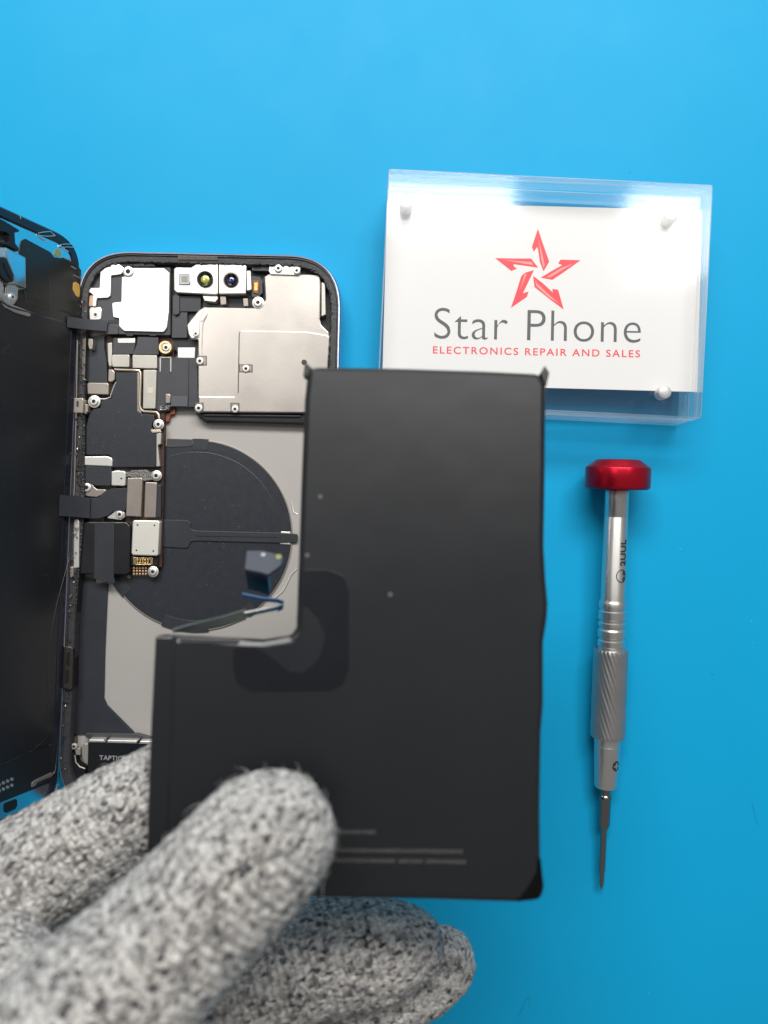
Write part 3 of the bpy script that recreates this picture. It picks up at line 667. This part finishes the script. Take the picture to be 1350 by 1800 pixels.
# ear speaker assembly
es = P('ear_speaker', nickel, dsp, DF, KD((60, 600), (325, 740), (328, 1130), (190, 1075), (100, 1080), (95, 960), (60, 930)), .0, 1.6, .25, .15)
P('speaker_film', mirror, es, DF, KD((80, 625), (318, 750), (320, 1115), (195, 1060), (180, 960), (90, 740)), 1.6, 1.7, .2, .03)
P('rubber_gasket', black, es, DF, KD((-60, 740), (50, 735), (90, 745), (185, 970), (180, 1045), (120, 1060), (60, 1030), (-60, 890)), 1.2, 2.4, .5, .35)
MBt = MB(); tube(MBt, [DF.at(p, 2.5) for p in KD((50, 810), (80, 900), (140, 1010))], .22, 8); MBt.build('gasket_rib', black, es)
P('speaker_tab', silver, es, DF, KD((-40, 610), (75, 620), (78, 735), (-40, 735)), 1.4, 2.2, .2, .12)
br = P('speaker_bracket', nickel, es, DF, KD((100, 1080), (200, 1080), (228, 1130), (225, 1260), (185, 1330), (110, 1345), (50, 1300), (10, 1220), (-10, 1000), (30, 1010), (50, 1200), (95, 1220)), .3, 1.2, .4, .15)
screw(br, DF, KD((165, 1240))[0], 1.2, .85, 1.2)
P('ground_strap', tan, dsp, DF, KD((20, 1310), (120, 1370), (240, 1410), (375, 1440), (395, 1470), (370, 1490), (200, 1440), (60, 1370)), .3, .7, .4, .08)
sr = MB(); 
P('camera_shroud', black, es, DF, KD((-60, 210), (80, 285), (240, 385), (250, 415), (190, 425), (198, 560), (245, 620), (245, 665), (100, 590), (-60, 540), (-60, 520), (90, 545), (130, 520), (120, 450), (80, 420), (-60, 400)), .0, 2.0, .3, .2)
# lower display hardware
P('bottom_frame_film', mat('satin_black_film', (.012, .013, .015), .3, rvar=.1), dsp, DF, [DL(dq((78, 1312))[0]-.05*1, 2.6), DL(dq((78, 1312))[0], 66), DL(dq((66, 1384))[0], 66), DL(dq((66, 1384))[0], 2.6)], -.02, .3, .5, .05, px=False)
for r_ in range(2):
    for i in range(6):
        P('test_pad', pale, dsp, DF, circ(KE((142-i*50, 808+i*22+r_*72))[0], 2.9, 16), .25, .36, 0, .02)
P('connector_recess', black, dsp, DF, KE((45, 1110), (60, 1090), (185, 1042), (205, 1055), (205, 1130), (180, 1165), (75, 1210), (50, 1195)), -.02, .12, .5, .03)
P('ground_strap', tan, dsp, DF, KE((385, 850), (420, 820), (600, 735), (620, 725), (612, 775), (440, 850), (420, 890), (375, 905)), .2, .6, .3, .08)
# flex cables that bridge the display and the boards
def bridge(name, a, b, w0, sag, m, ztab, parent, hd_=.6):
    A = DF.at(a, hd_); B = T.at(b, ztab); pts = []; ws = []
    for i in range(13):
        t = i/12; p = A.lerp(B, t); p.z -= sag*math.sin(math.pi*t); pts.append(p)
        ws.append((DF.ex.lerp(Vector((.03, 1, 0)), t)).normalized()*w0)
    return ribbon(MB(), pts, ws, .22).build(name, m, parent)
bridge('sensor_flex', (118, 566), (188, 573), 1.45, .4, film, 6.5, ph)
bridge('display_flex', (104, 888), (158, 893), 2.9, .5, film, 6.2, ph)
P('display_flex_head', film, lb, T, K5((240, 560), (350, 560), (385, 545), (430, 495), (500, 465), (660, 455), (662, 640), (640, 700), (560, 682), (520, 700), (470, 740), (380, 770), (250, 772)), 5.2, 5.75, .5, .08)

# ================================================================== SCREWDRIVER
sa, sb_ = T.at((1087, 807), 9.2), T.at((1057, 1563), 2.5)
sd = empty('screwdriver', ((sa.x+sb_.x)/2, (sa.y+sb_.y)/2, 0))
tag(sd, 'slim aluminium precision screwdriver with red cap lying on the blue mat', 'screwdriver')
ax = (sb_-sa).normalized(); SL = (sb_-sa).length
def sy(py): return (py-807)/756*SL
def sr_(py, rpx): 
    z = sa.z+(sb_.z-sa.z)*(py-807)/756
    return rpx*(HC-z)/FPX
def sprof(l): return [(sy(y), sr_(y, r)) for y, r in l]
lathe(MB(), sa, ax, sprof([(808, 20), (807.5, 34), (808.5, 38), (811, 41), (819, 52), (821, 55), (823, 55.8), (853, 55.8), (856, 54.5), (858.5, 51), (859, 20)]), 64).build('end_cap', knob, sd)
lathe(MB(), sa, ax, sprof([(857, 17), (862, 17)]), 32).build('cap_neck', black, sd)
brl = lathe(MB(), sa, ax, sprof([(860, 20), (862, 20.6), (903, 20.6), (903.8, 20.1), (906, 20.1), (907, 20.6), (1048, 21), (1052, 22.5), (1054, 23.5), (1062, 23.5), (1064, 21.5), (1067, 21.5), (1069, 23.5), (1082, 23.5), (1084, 21.3), (1087, 21.3), (1089, 23.5), (1094, 23.5), (1096, 21.3), (1099, 21.3), (1102, 23.5), (1113, 23.5), (1115, 21.3), (1118, 21.3), (1120, 23.5), (1129, 23.5), (1131, 21.5), (1136, 22)]), 64).build('barrel', alu, sd)
# knurled grip: spiral ridges
gp = MB(); seg = 260; rows = 44
e = ax.orthogonal().normalized(); gg = ax.cross(e); vs = []; fs = []
for j in range(rows+1):
    y = 1135+(1289-1135)*j/rows; c = sa+ax*sy(y)
    for k in range(seg):
        a = 2*math.pi*k/seg; ph_ = 26*a+j*1.15
        rr_ = 29.3 + .55*math.cos(ph_)+.25*math.cos(10*a+j*.45) - (.9 if j in (0, rows) else 0)
        vs.append(c+(e*math.cos(a)+gg*math.sin(a))*sr_(y, rr_))
for j in range(rows):
    for k in range(seg):
        k2 = (k+1) % seg; fs.append((j*seg+k, j*seg+k2, (j+1)*seg+k2, (j+1)*seg+k))
fs.append(tuple(range(seg-1, -1, -1))); fs.append(tuple(rows*seg+k for k in range(seg)))
gp.add(vs, fs); gp.build('grip', alugrip, sd, angle=60)
col_ = lathe(MB(), sa, ax, sprof([(1287, 22), (1288, 23.2), (1301, 22.8), (1302, 22), (1303.5, 22), (1304, 22.6), (1375, 19.6), (1378, 18.6), (1379, 8)]), 64).build('collar', alu, sd)
lathe(MB(), sa, ax, sprof([(1376, 9), (1392, 8.6), (1394, 10.5), (1397, 11.3), (1400, 11.3), (1402, 10.4), (1446, 10.2), (1455, 6.5), (1457, 5.6), (1528, 5.3), (1531, 5.0), (1532, 4.2), (1550, 4.0), (1556, 3.2), (1562, 1.2), (1564, .3)]), 32).build('bit', bitm, sd)
# engraved writing wrapped on the barrel
def wrap_text(body, y0, y1, capw, phi_base, parent, name, rpx=21.0, spacing=1.0, off=0.0, vs=None, fs=None):
    if vs is None: vs, fs = text_mesh(body, spacing, off)
    x0, x1 = min(v.x for v in vs), max(v.x for v in vs); h = max(v.y for v in vs)-min(v.y for v in vs); ym = min(v.y for v in vs)
    bm = bmesh.new(); bv = [bm.verts.new(v) for v in vs]
    for f in fs:
        try: bm.faces.new([bv[i] for i in f])
        except ValueError: pass
    bmesh.ops.subdivide_edges(bm, edges=[e_ for e_ in bm.edges if e_.calc_length() > .12], cuts=3, use_grid_fill=False)
    bmesh.ops.triangulate(bm, faces=bm.faces)
    up = Vector((0, 0, 1)); up = (up-ax*up.dot(ax)).normalized(); rt = up.cross(ax); rt = rt if rt.x > 0 else -rt
    out = []
    for v in bm.verts:
        y = y0+(y1-y0)*(v.co.x-x0)/(x1-x0); R = sr_(y, rpx)+.03
        s = capw*(v.co.y-ym)/h; a = phi_base-s/R            # angle from up toward +x; text tops face the left
        out.append(sa+ax*sy(y)+(up*math.cos(a)+rt*math.sin(a))*R)
    bm.verts.index_update(); f2 = [tuple(v.index for v in f.verts) for f in bm.faces]; bm.free()
    MB().add(out, f2).build(name, engrave, parent, smooth=False)
wrap_text('2UUL', 988, 943, 2.1, math.radians(46), brl, 'engraved_text', 21.1, 1.05, .035)
def disc(c, r0, r1, n=28, a0=0, a1=2*math.pi):
    vs = []; fs = []
    for i in range(n+1):
        a = a0+(a1-a0)*i/n; vs += [Vector((c[0]+r0*math.cos(a), c[1]+r0*math.sin(a), 0)), Vector((c[0]+r1*math.cos(a), c[1]+r1*math.sin(a), 0))]
    for i in range(n): fs.append((2*i, 2*i+1, 2*i+3, 2*i+2))
    return vs, fs
v1, f1 = disc((0, 0), .86, 1); v2, f2 = disc((0, 0), .38, .86, 12, math.radians(200), math.radians(262)); v3, f3 = disc((0, 0), .38, .86, 12, math.radians(278), math.radians(340))
vs = v1+v2+v3; fs = f1+[tuple(i+len(v1) for i in f) for f in f2]+[tuple(i+len(v1)+len(v2) for i in f) for f in f3]
wrap_text('', 1017, 994, 3.4, math.radians(51), brl, 'engraved_emblem', 21.15, vs=vs, fs=fs)
v2, f2 = disc((0, 0), 0, .88, 28)
wrap_text('', 1344, 1326, 2.6, math.radians(55), col_, 'engraved_emblem', 21.7, vs=v1+v2, fs=f1+[tuple(i+len(v1) for i in f) for f in f2])
cr = [Vector(p+(0,)) for p in ((-.2, -.7), (.2, -.7), (.2, -.2), (.7, -.2), (.7, .2), (.2, .2), (.2, .7), (-.2, .7), (-.2, .2), (-.7, .2), (-.7, -.2), (-.2, -.2))]
# pale cross inside the round mark
_e = engrave; engrave = alu
wrap_text('', 1341, 1329, 1.8, math.radians(48), col_, 'engraved_cross', 22.1, vs=cr, fs=[(0, 1, 2, 11), (3, 4, 5, 2), (5, 6, 7, 8), (8, 9, 10, 11), (2, 5, 8, 11)])
engrave = _e

# ================================================================== CARD HOLDER
ang = math.radians(-2.85)
hx, hy = 87.5, 63.0
topc = T.at((958, 516), 17)
hb = empty('acrylic_card_holder', (topc.x, topc.y, 0))
tag(hb, 'clear acrylic block card holder with round corner magnets on the blue mat', 'card holder')
HF = Frame((topc.x, topc.y, 0), (0, 0, 1), (math.cos(ang), math.sin(ang), 0))
rect = lambda a, b: [(-a/2, -b/2), (a/2, -b/2), (a/2, b/2), (-a/2, b/2)]
def slab(name, a, b):
    o = prism(MB(), HF, rect(hx, hy), a, b, .8, .35, px=False).build(name, [acr, acr_edge], hb)
    for p in o.data.polygons:
        if abs(p.normal.z) < .97: p.material_index = 1
slab('lower_slab', .15, 8.3)
slab('upper_slab', 9.0, 17.1)
for mp_ in ((714, 357), (1182, 379), (1170, 689), (696, 668)):
    c = T.at(mp_, 13.2)
    lathe(MB(), c, T.n, [(-4.0, 1.75), (-.8, 1.8), (-.35, 1.7), (-.1, 1.35), (.0, .7), (.02, .01)], 32).build('magnet', magnet, hb)
# card
cc0 = T.at((953, 522), 8.65)
cd = empty('business_card', (cc0.x, cc0.y, 8.35))
tag(cd, 'white business card with red star logo held between the acrylic slabs', 'business card')
CF = Frame((cc0.x, cc0.y, 8.35), (0, 0, 1), (math.cos(ang*.55), math.sin(ang*.55), 0))
prism(MB(), CF, rect(88.2, 50.8), .0, .35, .1, .03, px=False).build('card_stock', cardm, cd)
HCARD = .36
textfit('printed_text', 'Star Phone', (763, 595.5), (1126, 603), 53, CF, HCARD, cardgrey, cd, 1.06, -.012, .03, 'P')
textfit('printed_text', 'ELECTRONICS REPAIR AND SALES', (761, 621), (1125, 628), 12.5, CF, HCARD, cardred, cd, 1.25, .012, .03)
star = MB()
for pts in (((680, 110), (735, 290), (828, 555), (760, 670), (715, 560), (690, 380), (670, 330), (625, 400), (605, 345)),
            ((1260, 540), (1100, 650), (880, 800), (735, 775), (880, 690), (1040, 600), (975, 575), (1000, 535)),
            ((1030, 1210), (860, 1080), (640, 905), (622, 770), (740, 860), (895, 1000), (890, 945), (955, 955)),
            ((310, 1190), (380, 1000), (455, 760), (510, 715), (610, 685), (540, 830), (455, 1010), (535, 985), (520, 1040)),
            ((95, 510), (340, 520), (580, 520), (670, 630), (480, 600), (330, 580), (335, 625), (370, 650), (310, 675))):
    q = [CF.uv(p, HCARD+.03) for p in KS(*pts)]
    prism(star, CF, inset(q if area2(q) > 0 else q[::-1], -.17), HCARD, HCARD+.03, 0, 0, px=False)
star.build('star_logo', cardred, cd, smooth=False)
st2 = MB()
for pts in (((682, 180), (700, 290), (775, 590), (758, 640), (728, 540), (700, 330)), ((1180, 580), (1040, 660), (850, 775), (800, 770), (1010, 640)),
            ((980, 1140), (860, 1040), (660, 850), (640, 800), (660, 900), (840, 1060)), ((350, 1130), (430, 950), (490, 740), (525, 720), (440, 930)),
            ((200, 530), (360, 560), (620, 605), (590, 560), (380, 545))):
    prism(st2, CF, KS(*pts), HCARD+.03, HCARD+.05, 0, 0)
st2.build('star_highlight', cardpink, cd, smooth=False)

# ================================================================== BATTERY
bz0 = 75.5
bn = Vector((0.015, .105, 1)).normalized()
p0 = Frame((0, 0, bz0), (0, 0, 1)).at((745, 645))
ba = empty('battery_pack', (p0.x+2, p0.y-50, 74))
tag(ba, 'black L-shaped battery pouch held up by the glove over the opened smartphone', 'battery')
BF = Frame(p0, bn)
out = [(541, 643), (700, 645), (850, 650), (950, 655), (961, 675), (960, 820), (958, 960), (961, 1015), (965, 1060), (964, 1085), (957, 1130), (957, 1240), (953, 1290), (951, 1420), (952, 1520), (957, 1560), (951, 1582), (905, 1589), (750, 1584), (560, 1581), (400, 1578), (262, 1574), (256, 1490), (262, 1300), (272, 1120), (278, 1117), (380, 1122), (460, 1126), (508, 1118), (520, 1108), (524, 1000), (529, 850), (535, 700)]
rl = [2.2]+[.5]*2+[2.6]+[1]*12+[2.6, 2]+[1]*3+[2.4]+[.8]*2+[.4]*2+[1.0]*7
bt = prism(MB(), BF, out, -4.4, 0, rl[:len(out)], 1.1, seg=6).build('pouch', cell, ba)
# small folded corners of the pouch film
for pts in (((533, 660), (535, 642), (538, 636), (543, 642), (548, 646), (540, 664)), ((950, 656), (956, 647), (958, 642), (966, 655), (963, 668), (960, 680)), ((508, 1120), (515, 1112), (520, 1104), (524, 1100), (524, 1116), (516, 1126))):
    P('folded_corner', black, ba, BF, pts, -2.5, -.2, .1, .15)
P('folded_edge', cell, ba, BF, [(273, 1119), (304, 1119), (303, 1135), (296, 1490), (258, 1490), (264, 1300)], -.6, .12, .5, .3)
P('edge_lip', mat('pouch_lip', (.03, .03, .036), .42), ba, BF, [(312, 1121), (420, 1124), (418, 1132), (318, 1131)], -.2, .18, .3, .12)
P('edge_crease', black, ba, BF, [(303, 1118), (311, 1120), (306, 1160), (303, 1300), (301, 1300), (302, 1160)], -.1, .16, .1, .03)
P('adhesive_patch', cellpatch, ba, BF, [(531, 1001), (575, 1001), (604, 1012), (613, 1040), (613, 1175), (604, 1203), (580, 1215), (440, 1216), (418, 1203), (410, 1180), (410, 1135), (470, 1136), (520, 1128), (531, 1112)], -.1, .06, 1.2, .03)
P('adhesive_core', celllight, ba, BF, [(532, 1060), (560, 1090), (572, 1120), (560, 1160), (535, 1182), (510, 1182), (470, 1150), (440, 1137), (470, 1137), (522, 1128), (532, 1112)], 0, .08, 1.0, .01)
for p in ((563, 873), (540, 976), (686, 1045)):
    P('corner_wrap', mat('glossy_black_wrap', (.003, .003, .004), .12), ba, BF, [(905, 1587), (925, 1560), (940, 1535), (951, 1505), (953, 1525), (957, 1560), (951, 1582)], -1.2, .1, [.3, 2, 2, .3, .3, 2, 2], .4)
for p in ((563, 873), (540, 976), (686, 1045)):
    P('raised_dot', dimtext, ba, BF, circ(p, 4.2, 18), -.1, .07, 0, .03)
# print: rows of unreadable marks
def marks(y, x0, x1, gaps=()):
    mb = MB(); x = x0
    while x < x1:
        wd = random.uniform(2.6, 5)
        if not any(a < x < b for a, b in gaps):
            yy = y+(x-x0)*.012; h = random.choice((5.5, 6.5, 7)); 
            prism(mb, BF, [(x, yy-h/2), (x+wd*.35, yy-h/2), (x+wd*.35, yy+h/2), (x, yy+h/2)], 0, .03, 0, 0)
            prism(mb, BF, [(x+wd*.35, yy-h/2*random.choice((1, -.4))), (x+wd, yy-h/2), (x+wd, yy-h/2+1.8), (x+wd*.35, yy-h/2+1.8)], 0, .03, 0, 0)
            prism(mb, BF, [(x+wd*.35, yy+h/2-1.8), (x+wd*.9, yy+h/2-1.8), (x+wd*.9, yy+h/2), (x+wd*.35, yy+h/2)], 0, .03, 0, 0)
        x += wd+random.uniform(.9, 1.6)
    mb.build('printed_marks', dimtext, ba, smooth=False)
marks(1461, 520, 657); marks(1493, 500, 815); marks(1511, 500, 815, ((693, 700), (742, 748)))
# battery flex with connector
def at(x, y, z): return T.at((x, y), z)
pf = [(304, 1109, 75), (325, 1104, 74.2), (355, 1098, 72.8), (392, 1091, 71), (432, 1080, 69)]
sub = MB()
ribbon(sub, [at(*p) for p in pf], [Vector((.1, .3+.2*i, .4)) for i in range(5)], .3)
flx = sub.build('flex_cable', olive, ba)
ribbon(MB(), [at(*p) for p in ((430, 1080, 69), (460, 1074, 68), (485, 1069, 67), (497, 1065, 66))], [Vector((.1, .5, .9))]*4, .25).build('flex_tail', mat('grey_flex_tail', (.3, .3, .29), .4, .3), flx)
ribbon(MB(), [at(*p) for p in ((489, 1072, 66), (497, 1068, 65), (498, 1060, 65), (488, 1056, 66), (460, 1053, 67), (426, 1046, 68))], [Vector((.2, .45, 1.1))]*6, .25).build('blue_liner', bluefilm, flx)
CFm = Frame(at(465, 990, 70), Vector((.06, .62, .78)), (1, -.06, 0))
cn = prism(MB(), CFm, K6((815, 1000), (930, 1000), (1080, 1035), (1088, 1060), (1075, 1110), (975, 1180), (930, 1165), (800, 1140)), -.9, 0, .5, .25).build('connector_pad', foam, flx)
prism(MB(), CFm, K6((800, 1130), (812, 1080), (980, 1090), (970, 1178), (930, 1165)), -8.5, -.7, .3, .2).build('connector_body', black, flx)
lathe(MB(), CFm.at(K6((1055, 1050))[0], 0), CFm.n, [(0, .6), (.12, .6), (.15, .4)], 16).build('solder_dot', mat('dim_olive_dot', (.25, .25, .08), .4), cn)
lathe(MB(), CFm.at(K6((940, 1035))[0], 0), CFm.n, [(0, .5), (.1, .5), (.12, .35)], 16).build('solder_dot', whitetext, cn)

# ================================================================== GLOVED HAND
def zat(x, y, z): return T.at((x, y), z)
chains = {
 'thumb':  [((486, 1462), 97, 10.0), ((462, 1482), 97.5, 11.2), ((380, 1566), 100, 11.9), ((270, 1680), 104, 12.2), ((150, 1795), 108, 13.0), ((30, 1930), 108, 14.5), ((-80, 2060), 102, 17)],
 'index':  [((400, 1330), 68, 9.0), ((330, 1372), 68, 10.0), ((200, 1450), 68, 11.4), ((100, 1510), 69, 12.0), ((-20, 1580), 72, 12.4), ((-140, 1660), 77, 13), ((-260, 1780), 82, 16)],
 'middle': [((712, 1662), 57, 8.6), ((672, 1668), 57.5, 10.4), ((545, 1688), 59, 11.8), ((400, 1745), 63, 12.2), ((250, 1815), 70, 11.8), ((90, 1870), 74, 13), ((-120, 1960), 80, 17)],
 'ring':   [((776, 1690), 44, 8.0), ((745, 1712), 45, 8.8), ((620, 1775), 50, 10.2), ((470, 1850), 55, 11), ((300, 1930), 62, 11.5), ((120, 2020), 70, 13), ((-100, 2120), 78, 17)],
 'little': [((560, 1920), 34, 7.5), ((520, 1940), 36, 8.2), ((400, 2010), 44, 9.2), ((250, 2090), 54, 10), ((80, 2170), 66, 13), ((-120, 2220), 78, 17)],
 'palm':   [((-80, 2060), 96, 18), ((-260, 1900), 86, 19), ((-200, 2060), 84, 21), ((-160, 2200), 80, 20), ((-380, 2150), 84, 22), ((-420, 2350), 84, 24), ((-640, 2560), 86, 26)],
 'web':    [((60, 1890), 100, 12), ((20, 1790), 92, 12.5), ((-40, 1720), 84, 12.5), ((-120, 1680), 79, 13)],
}
gv = zat(-200, 2060, 84)
ROOT[0] = Vector((gv.x, gv.y, gv.z-20))
gb = MB()
ico = bmesh.new(); bmesh.ops.create_icosphere(ico, subdivisions=3, radius=1)
ico.verts.ensure_lookup_table(); iv = [v.co.copy() for v in ico.verts]; ifc = [tuple(v.index for v in f.verts) for f in ico.faces]; ico.free()
samples_ = []
fr_axes = {}
for nm, ch_ in chains.items():
    pts = [(zat(x, y, z), r) for (x, y), z, r in ch_]
    a = (pts[0][0]-pts[-1][0]).normalized(); e1 = Vector((0, 0, 1)); e1 = (e1-a*e1.dot(a)).normalized(); e2 = a.cross(e1)
    fr_axes[nm] = (a, e1, e2)
    for (pa, ra), (pb, rb) in zip(pts, pts[1:]):
        L_ = (pb-pa).length; k = max(2, int(L_/2.2))
        for j in range(k+1):
            t = j/k; c = pa.lerp(pb, t); r = ra+(rb-ra)*t
            samples_.append((c, r, nm))
            gb.add([c+v*r for v in iv], ifc)
tmp = gb.build('tmp', cell, None)
md = tmp.modifiers.new('r', 'REMESH'); md.mode = 'VOXEL'; md.voxel_size = .0009
sm = tmp.modifiers.new('s', 'SMOOTH'); sm.factor = .5; sm.iterations = 14
dg = bpy.context.evaluated_depsgraph_get(); gm_ = bpy.data.meshes.new_from_object(tmp.evaluated_get(dg))
bpy.data.objects.remove(tmp)
gm_.name = 'gloved_hand'
from mathutils import kdtree
kd = kdtree.KDTree(len(samples_))
for i, (c, r, nm) in enumerate(samples_): kd.insert((c-ROOT[0])*MM, i)
kd.balance()
attr = gm_.attributes.new('knit', 'FLOAT_VECTOR', 'POINT')
kn = []; newco = []
nrm = [v.normal.copy() for v in gm_.vertices]
for v in gm_.vertices:
    best = None
    for co_, i, d in kd.find_n(v.co, 6):
        s = d-samples_[i][1]*MM
        if best is None or s < best[0]: best = (s, i)
    nm = samples_[best[1]][2]
    a, e1, e2 = fr_axes['thumb' if nm in ('web',) else nm]
    p = v.co*1000
    q = Vector((p.dot(a), p.dot(e1), p.dot(e2))); kn += list(q)
    g1 = 1.5*noise.noise(Vector((q.x*.62, q.y*.8, q.z*.8)))
    g2 = noise.noise(Vector((q.x*1.2+7, q.y*1.2, q.z*1.2)))
    g0 = noise.noise(q*.09)
    # soft folds across the finger
    fold = math.sin(q.x*.42+noise.noise(q*.12)*4)*.5
    newco.append(v.co+nrm[v.index]*((.30*g1+.20*g2+.55*g0+.10*fold)*MM))
attr.data.foreach_set('vector', kn)
for v, c in zip(gm_.vertices, newco): v.co = c
gm_.shade_smooth()

def knit_mat():
    m = bpy.data.materials.new('speckled_grey_knit'); m.use_nodes = True; nt = m.node_tree; N = nt.nodes; L = nt.links
    b = N['Principled BSDF']; b.inputs['Roughness'].default_value = .9; b.inputs['Specular IOR Level'].default_value = .15
    b.inputs['Sheen Weight'].default_value = .25; b.inputs['Sheen Roughness'].default_value = .5
    at_ = N.new('ShaderNodeAttribute'); at_.attribute_name = 'knit'
    n0 = N.new('ShaderNodeTexNoise'); n0.inputs['Scale'].default_value = .9; n0.inputs['Detail'].default_value = 2
    L.new(at_.outputs['Vector'], n0.inputs['Vector'])
    dm = N.new('ShaderNodeVectorMath'); dm.operation = 'SCALE'; dm.inputs['Scale'].default_value = 1.5
    sb2 = N.new('ShaderNodeVectorMath'); sb2.operation = 'SUBTRACT'; sb2.inputs[1].default_value = (.5, .5, .5)
    L.new(n0.outputs['Color'], sb2.inputs[0]); L.new(sb2.outputs[0], dm.inputs[0])
    ad = N.new('ShaderNodeVectorMath'); ad.operation = 'ADD'; L.new(at_.outputs['Vector'], ad.inputs[0]); L.new(dm.outputs[0], ad.inputs[1])
    mp = N.new('ShaderNodeMapping'); mp.inputs['Scale'].default_value = (.62, 1.0, 1.0); mp.inputs['Rotation'].default_value = (0, .3, .45)
    L.new(ad.outputs[0], mp.inputs['Vector'])
    v = N.new('ShaderNodeTexVoronoi'); v.inputs['Scale'].default_value = 1.4; v.feature = 'SMOOTH_F1'; v.inputs['Smoothness'].default_value = .5
    L.new(mp.outputs[0], v.inputs['Vector'])
    sx = N.new('ShaderNodeSeparateColor'); L.new(v.outputs['Color'], sx.inputs[0])
    cr_ = N.new('ShaderNodeValToRGB'); r = cr_.color_ramp
    r.elements[0].position = .0; r.elements[0].color = (.02, .02, .023, 1)
    r.elements[1].position = 1; r.elements[1].color = (.82, .79, .74, 1)
    for p_, c_ in ((.08, (.06, .06, .063, 1)), (.16, (.19, .185, .18, 1)), (.32, (.36, .345, .33, 1)), (.52, (.54, .52, .495, 1)), (.78, (.68, .655, .62, 1))):
        e_ = r.elements.new(p_); e_.color = c_
    L.new(sx.outputs[0], cr_.inputs[0])
    # fine yarn streaks
    n2 = N.new('ShaderNodeTexNoise'); n2.inputs['Scale'].default_value = 3.2; n2.inputs['Detail'].default_value = 4
    mp2 = N.new('ShaderNodeMapping'); mp2.inputs['Scale'].default_value = (.5, 1.3, 1.3); mp2.inputs['Rotation'].default_value = (.4, .2, -.5)
    L.new(at_.outputs['Vector'], mp2.inputs['Vector']); L.new(mp2.outputs[0], n2.inputs['Vector'])
    mr = N.new('ShaderNodeMapRange'); mr.inputs['From Min'].default_value = .3; mr.inputs['From Max'].default_value = .7; mr.inputs['To Min'].default_value = .55; mr.inputs['To Max'].default_value = 1.2
    L.new(n2.outputs['Fac'], mr.inputs['Value'])
    ml = N.new('ShaderNodeVectorMath'); ml.operation = 'SCALE'; L.new(cr_.outputs[0], ml.inputs[0]); L.new(mr.outputs[0], ml.inputs['Scale'])
    L.new(ml.outputs[0], b.inputs['Base Color'])
    hm = N.new('ShaderNodeMath'); hm.operation = 'MULTIPLY_ADD'; hm.inputs[1].default_value = -.9; L.new(v.outputs['Distance'], hm.inputs[0]); L.new(n2.outputs['Fac'], hm.inputs[2])
    wv = N.new('ShaderNodeTexWave'); wv.bands_direction = 'X'; wv.inputs['Scale'].default_value = .19; wv.inputs['Distortion'].default_value = 3.5
    wv.inputs['Detail'].default_value = 2; wv.inputs['Detail Scale'].default_value = 2.5; L.new(at_.outputs['Vector'], wv.inputs['Vector'])
    h2 = N.new('ShaderNodeMath'); h2.operation = 'MULTIPLY_ADD'; h2.inputs[1].default_value = .7; L.new(wv.outputs['Fac'], h2.inputs[0]); L.new(hm.outputs[0], h2.inputs[2])
    bp = N.new('ShaderNodeBump'); bp.inputs['Strength'].default_value = .9; bp.inputs['Distance'].default_value = .0009
    L.new(h2.outputs[0], bp.inputs['Height']); L.new(bp.outputs[0], b.inputs['Normal'])
    return m
knit = knit_mat()
gm_.materials.clear(); gm_.materials.append(knit)
glove = bpy.data.objects.new('gloved_hand', gm_); C.objects.link(glove); glove.location = ROOT[0]*MM
tag(glove, 'hand in a speckled grey knit glove pinching the black battery pouch', 'gloved hand')
# loose wool fibres
fm = mat('wool_fibre', (.55, .53, .50), .8)
fz = MB(); cand = [v for v in gm_.vertices]
tipc = (zat(480, 1440, 100)-ROOT[0])*MM
near = [v for v in cand if (v.co-tipc).length < .020]; 
vis = [v for v in cand if abs(v.co.x) < 1 and (v.co+ROOT[0]*MM).y > -.16 and (v.co+ROOT[0]*MM).x > -.13]
random.seed(3)
def hair(v, ln):
    p = v.co*1000+ROOT[0]; n = v.normal; tdir = Vector((random.uniform(-1, 1), random.uniform(-1, 1), random.uniform(-1, 1)))
    tdir = (tdir-n*tdir.dot(n)).normalized(); pts = []
    bend = Vector((random.uniform(-1, 1), random.uniform(-1, 1), random.uniform(-1, 1)))*.5
    for i in range(6):
        t = i/5; pts.append(p+n*(ln*(.12+.55*math.sin(t*2.6)*.5+.1*t))+tdir*ln*t+bend*ln*t*t-n*.25*(1-t))
    tube(fz, pts, [.022, .026, .024, .02, .016, .01], 3)
for v in random.sample(near, min(300, len(near))): hair(v, random.choice((1, 1, 1, 1.8))*random.uniform(.6, 1.7))
for v in random.sample(vis, min(1500, len(vis))): hair(v, random.uniform(.5, 1.5))
fo = fz.build('fuzz', fm, glove); tag(fo, kind='stuff')

# ================================================================== LINT ON THE MAT
ROOT[0] = T.at((934, 1768), 0)
hp = [T.at((x, y), .12+.1*math.sin(i)) for i, (x, y) in enumerate(((912, 1788), (918, 1772), (924, 1758), (931, 1752), (932, 1760), (928, 1770)))]
o = tube(MB(), hp, .028, 5).build('lint_hair', mat('dark_hair', (.02, .05, .08), .6))
tag(o, 'short curled dark hair lying on the blue mat below the battery', 'hair')
ROOT[0] = T.at((1325, 1425), 0)
o = tube(MB(), [T.at(p, .1) for p in ((1322, 1410), (1326, 1428), (1329, 1442), (1334, 1450))], .022, 5).build('lint_hair', MATS['dark_hair'])
tag(o, 'thin straight dark hair on the blue mat at the right of the screwdriver', 'hair')
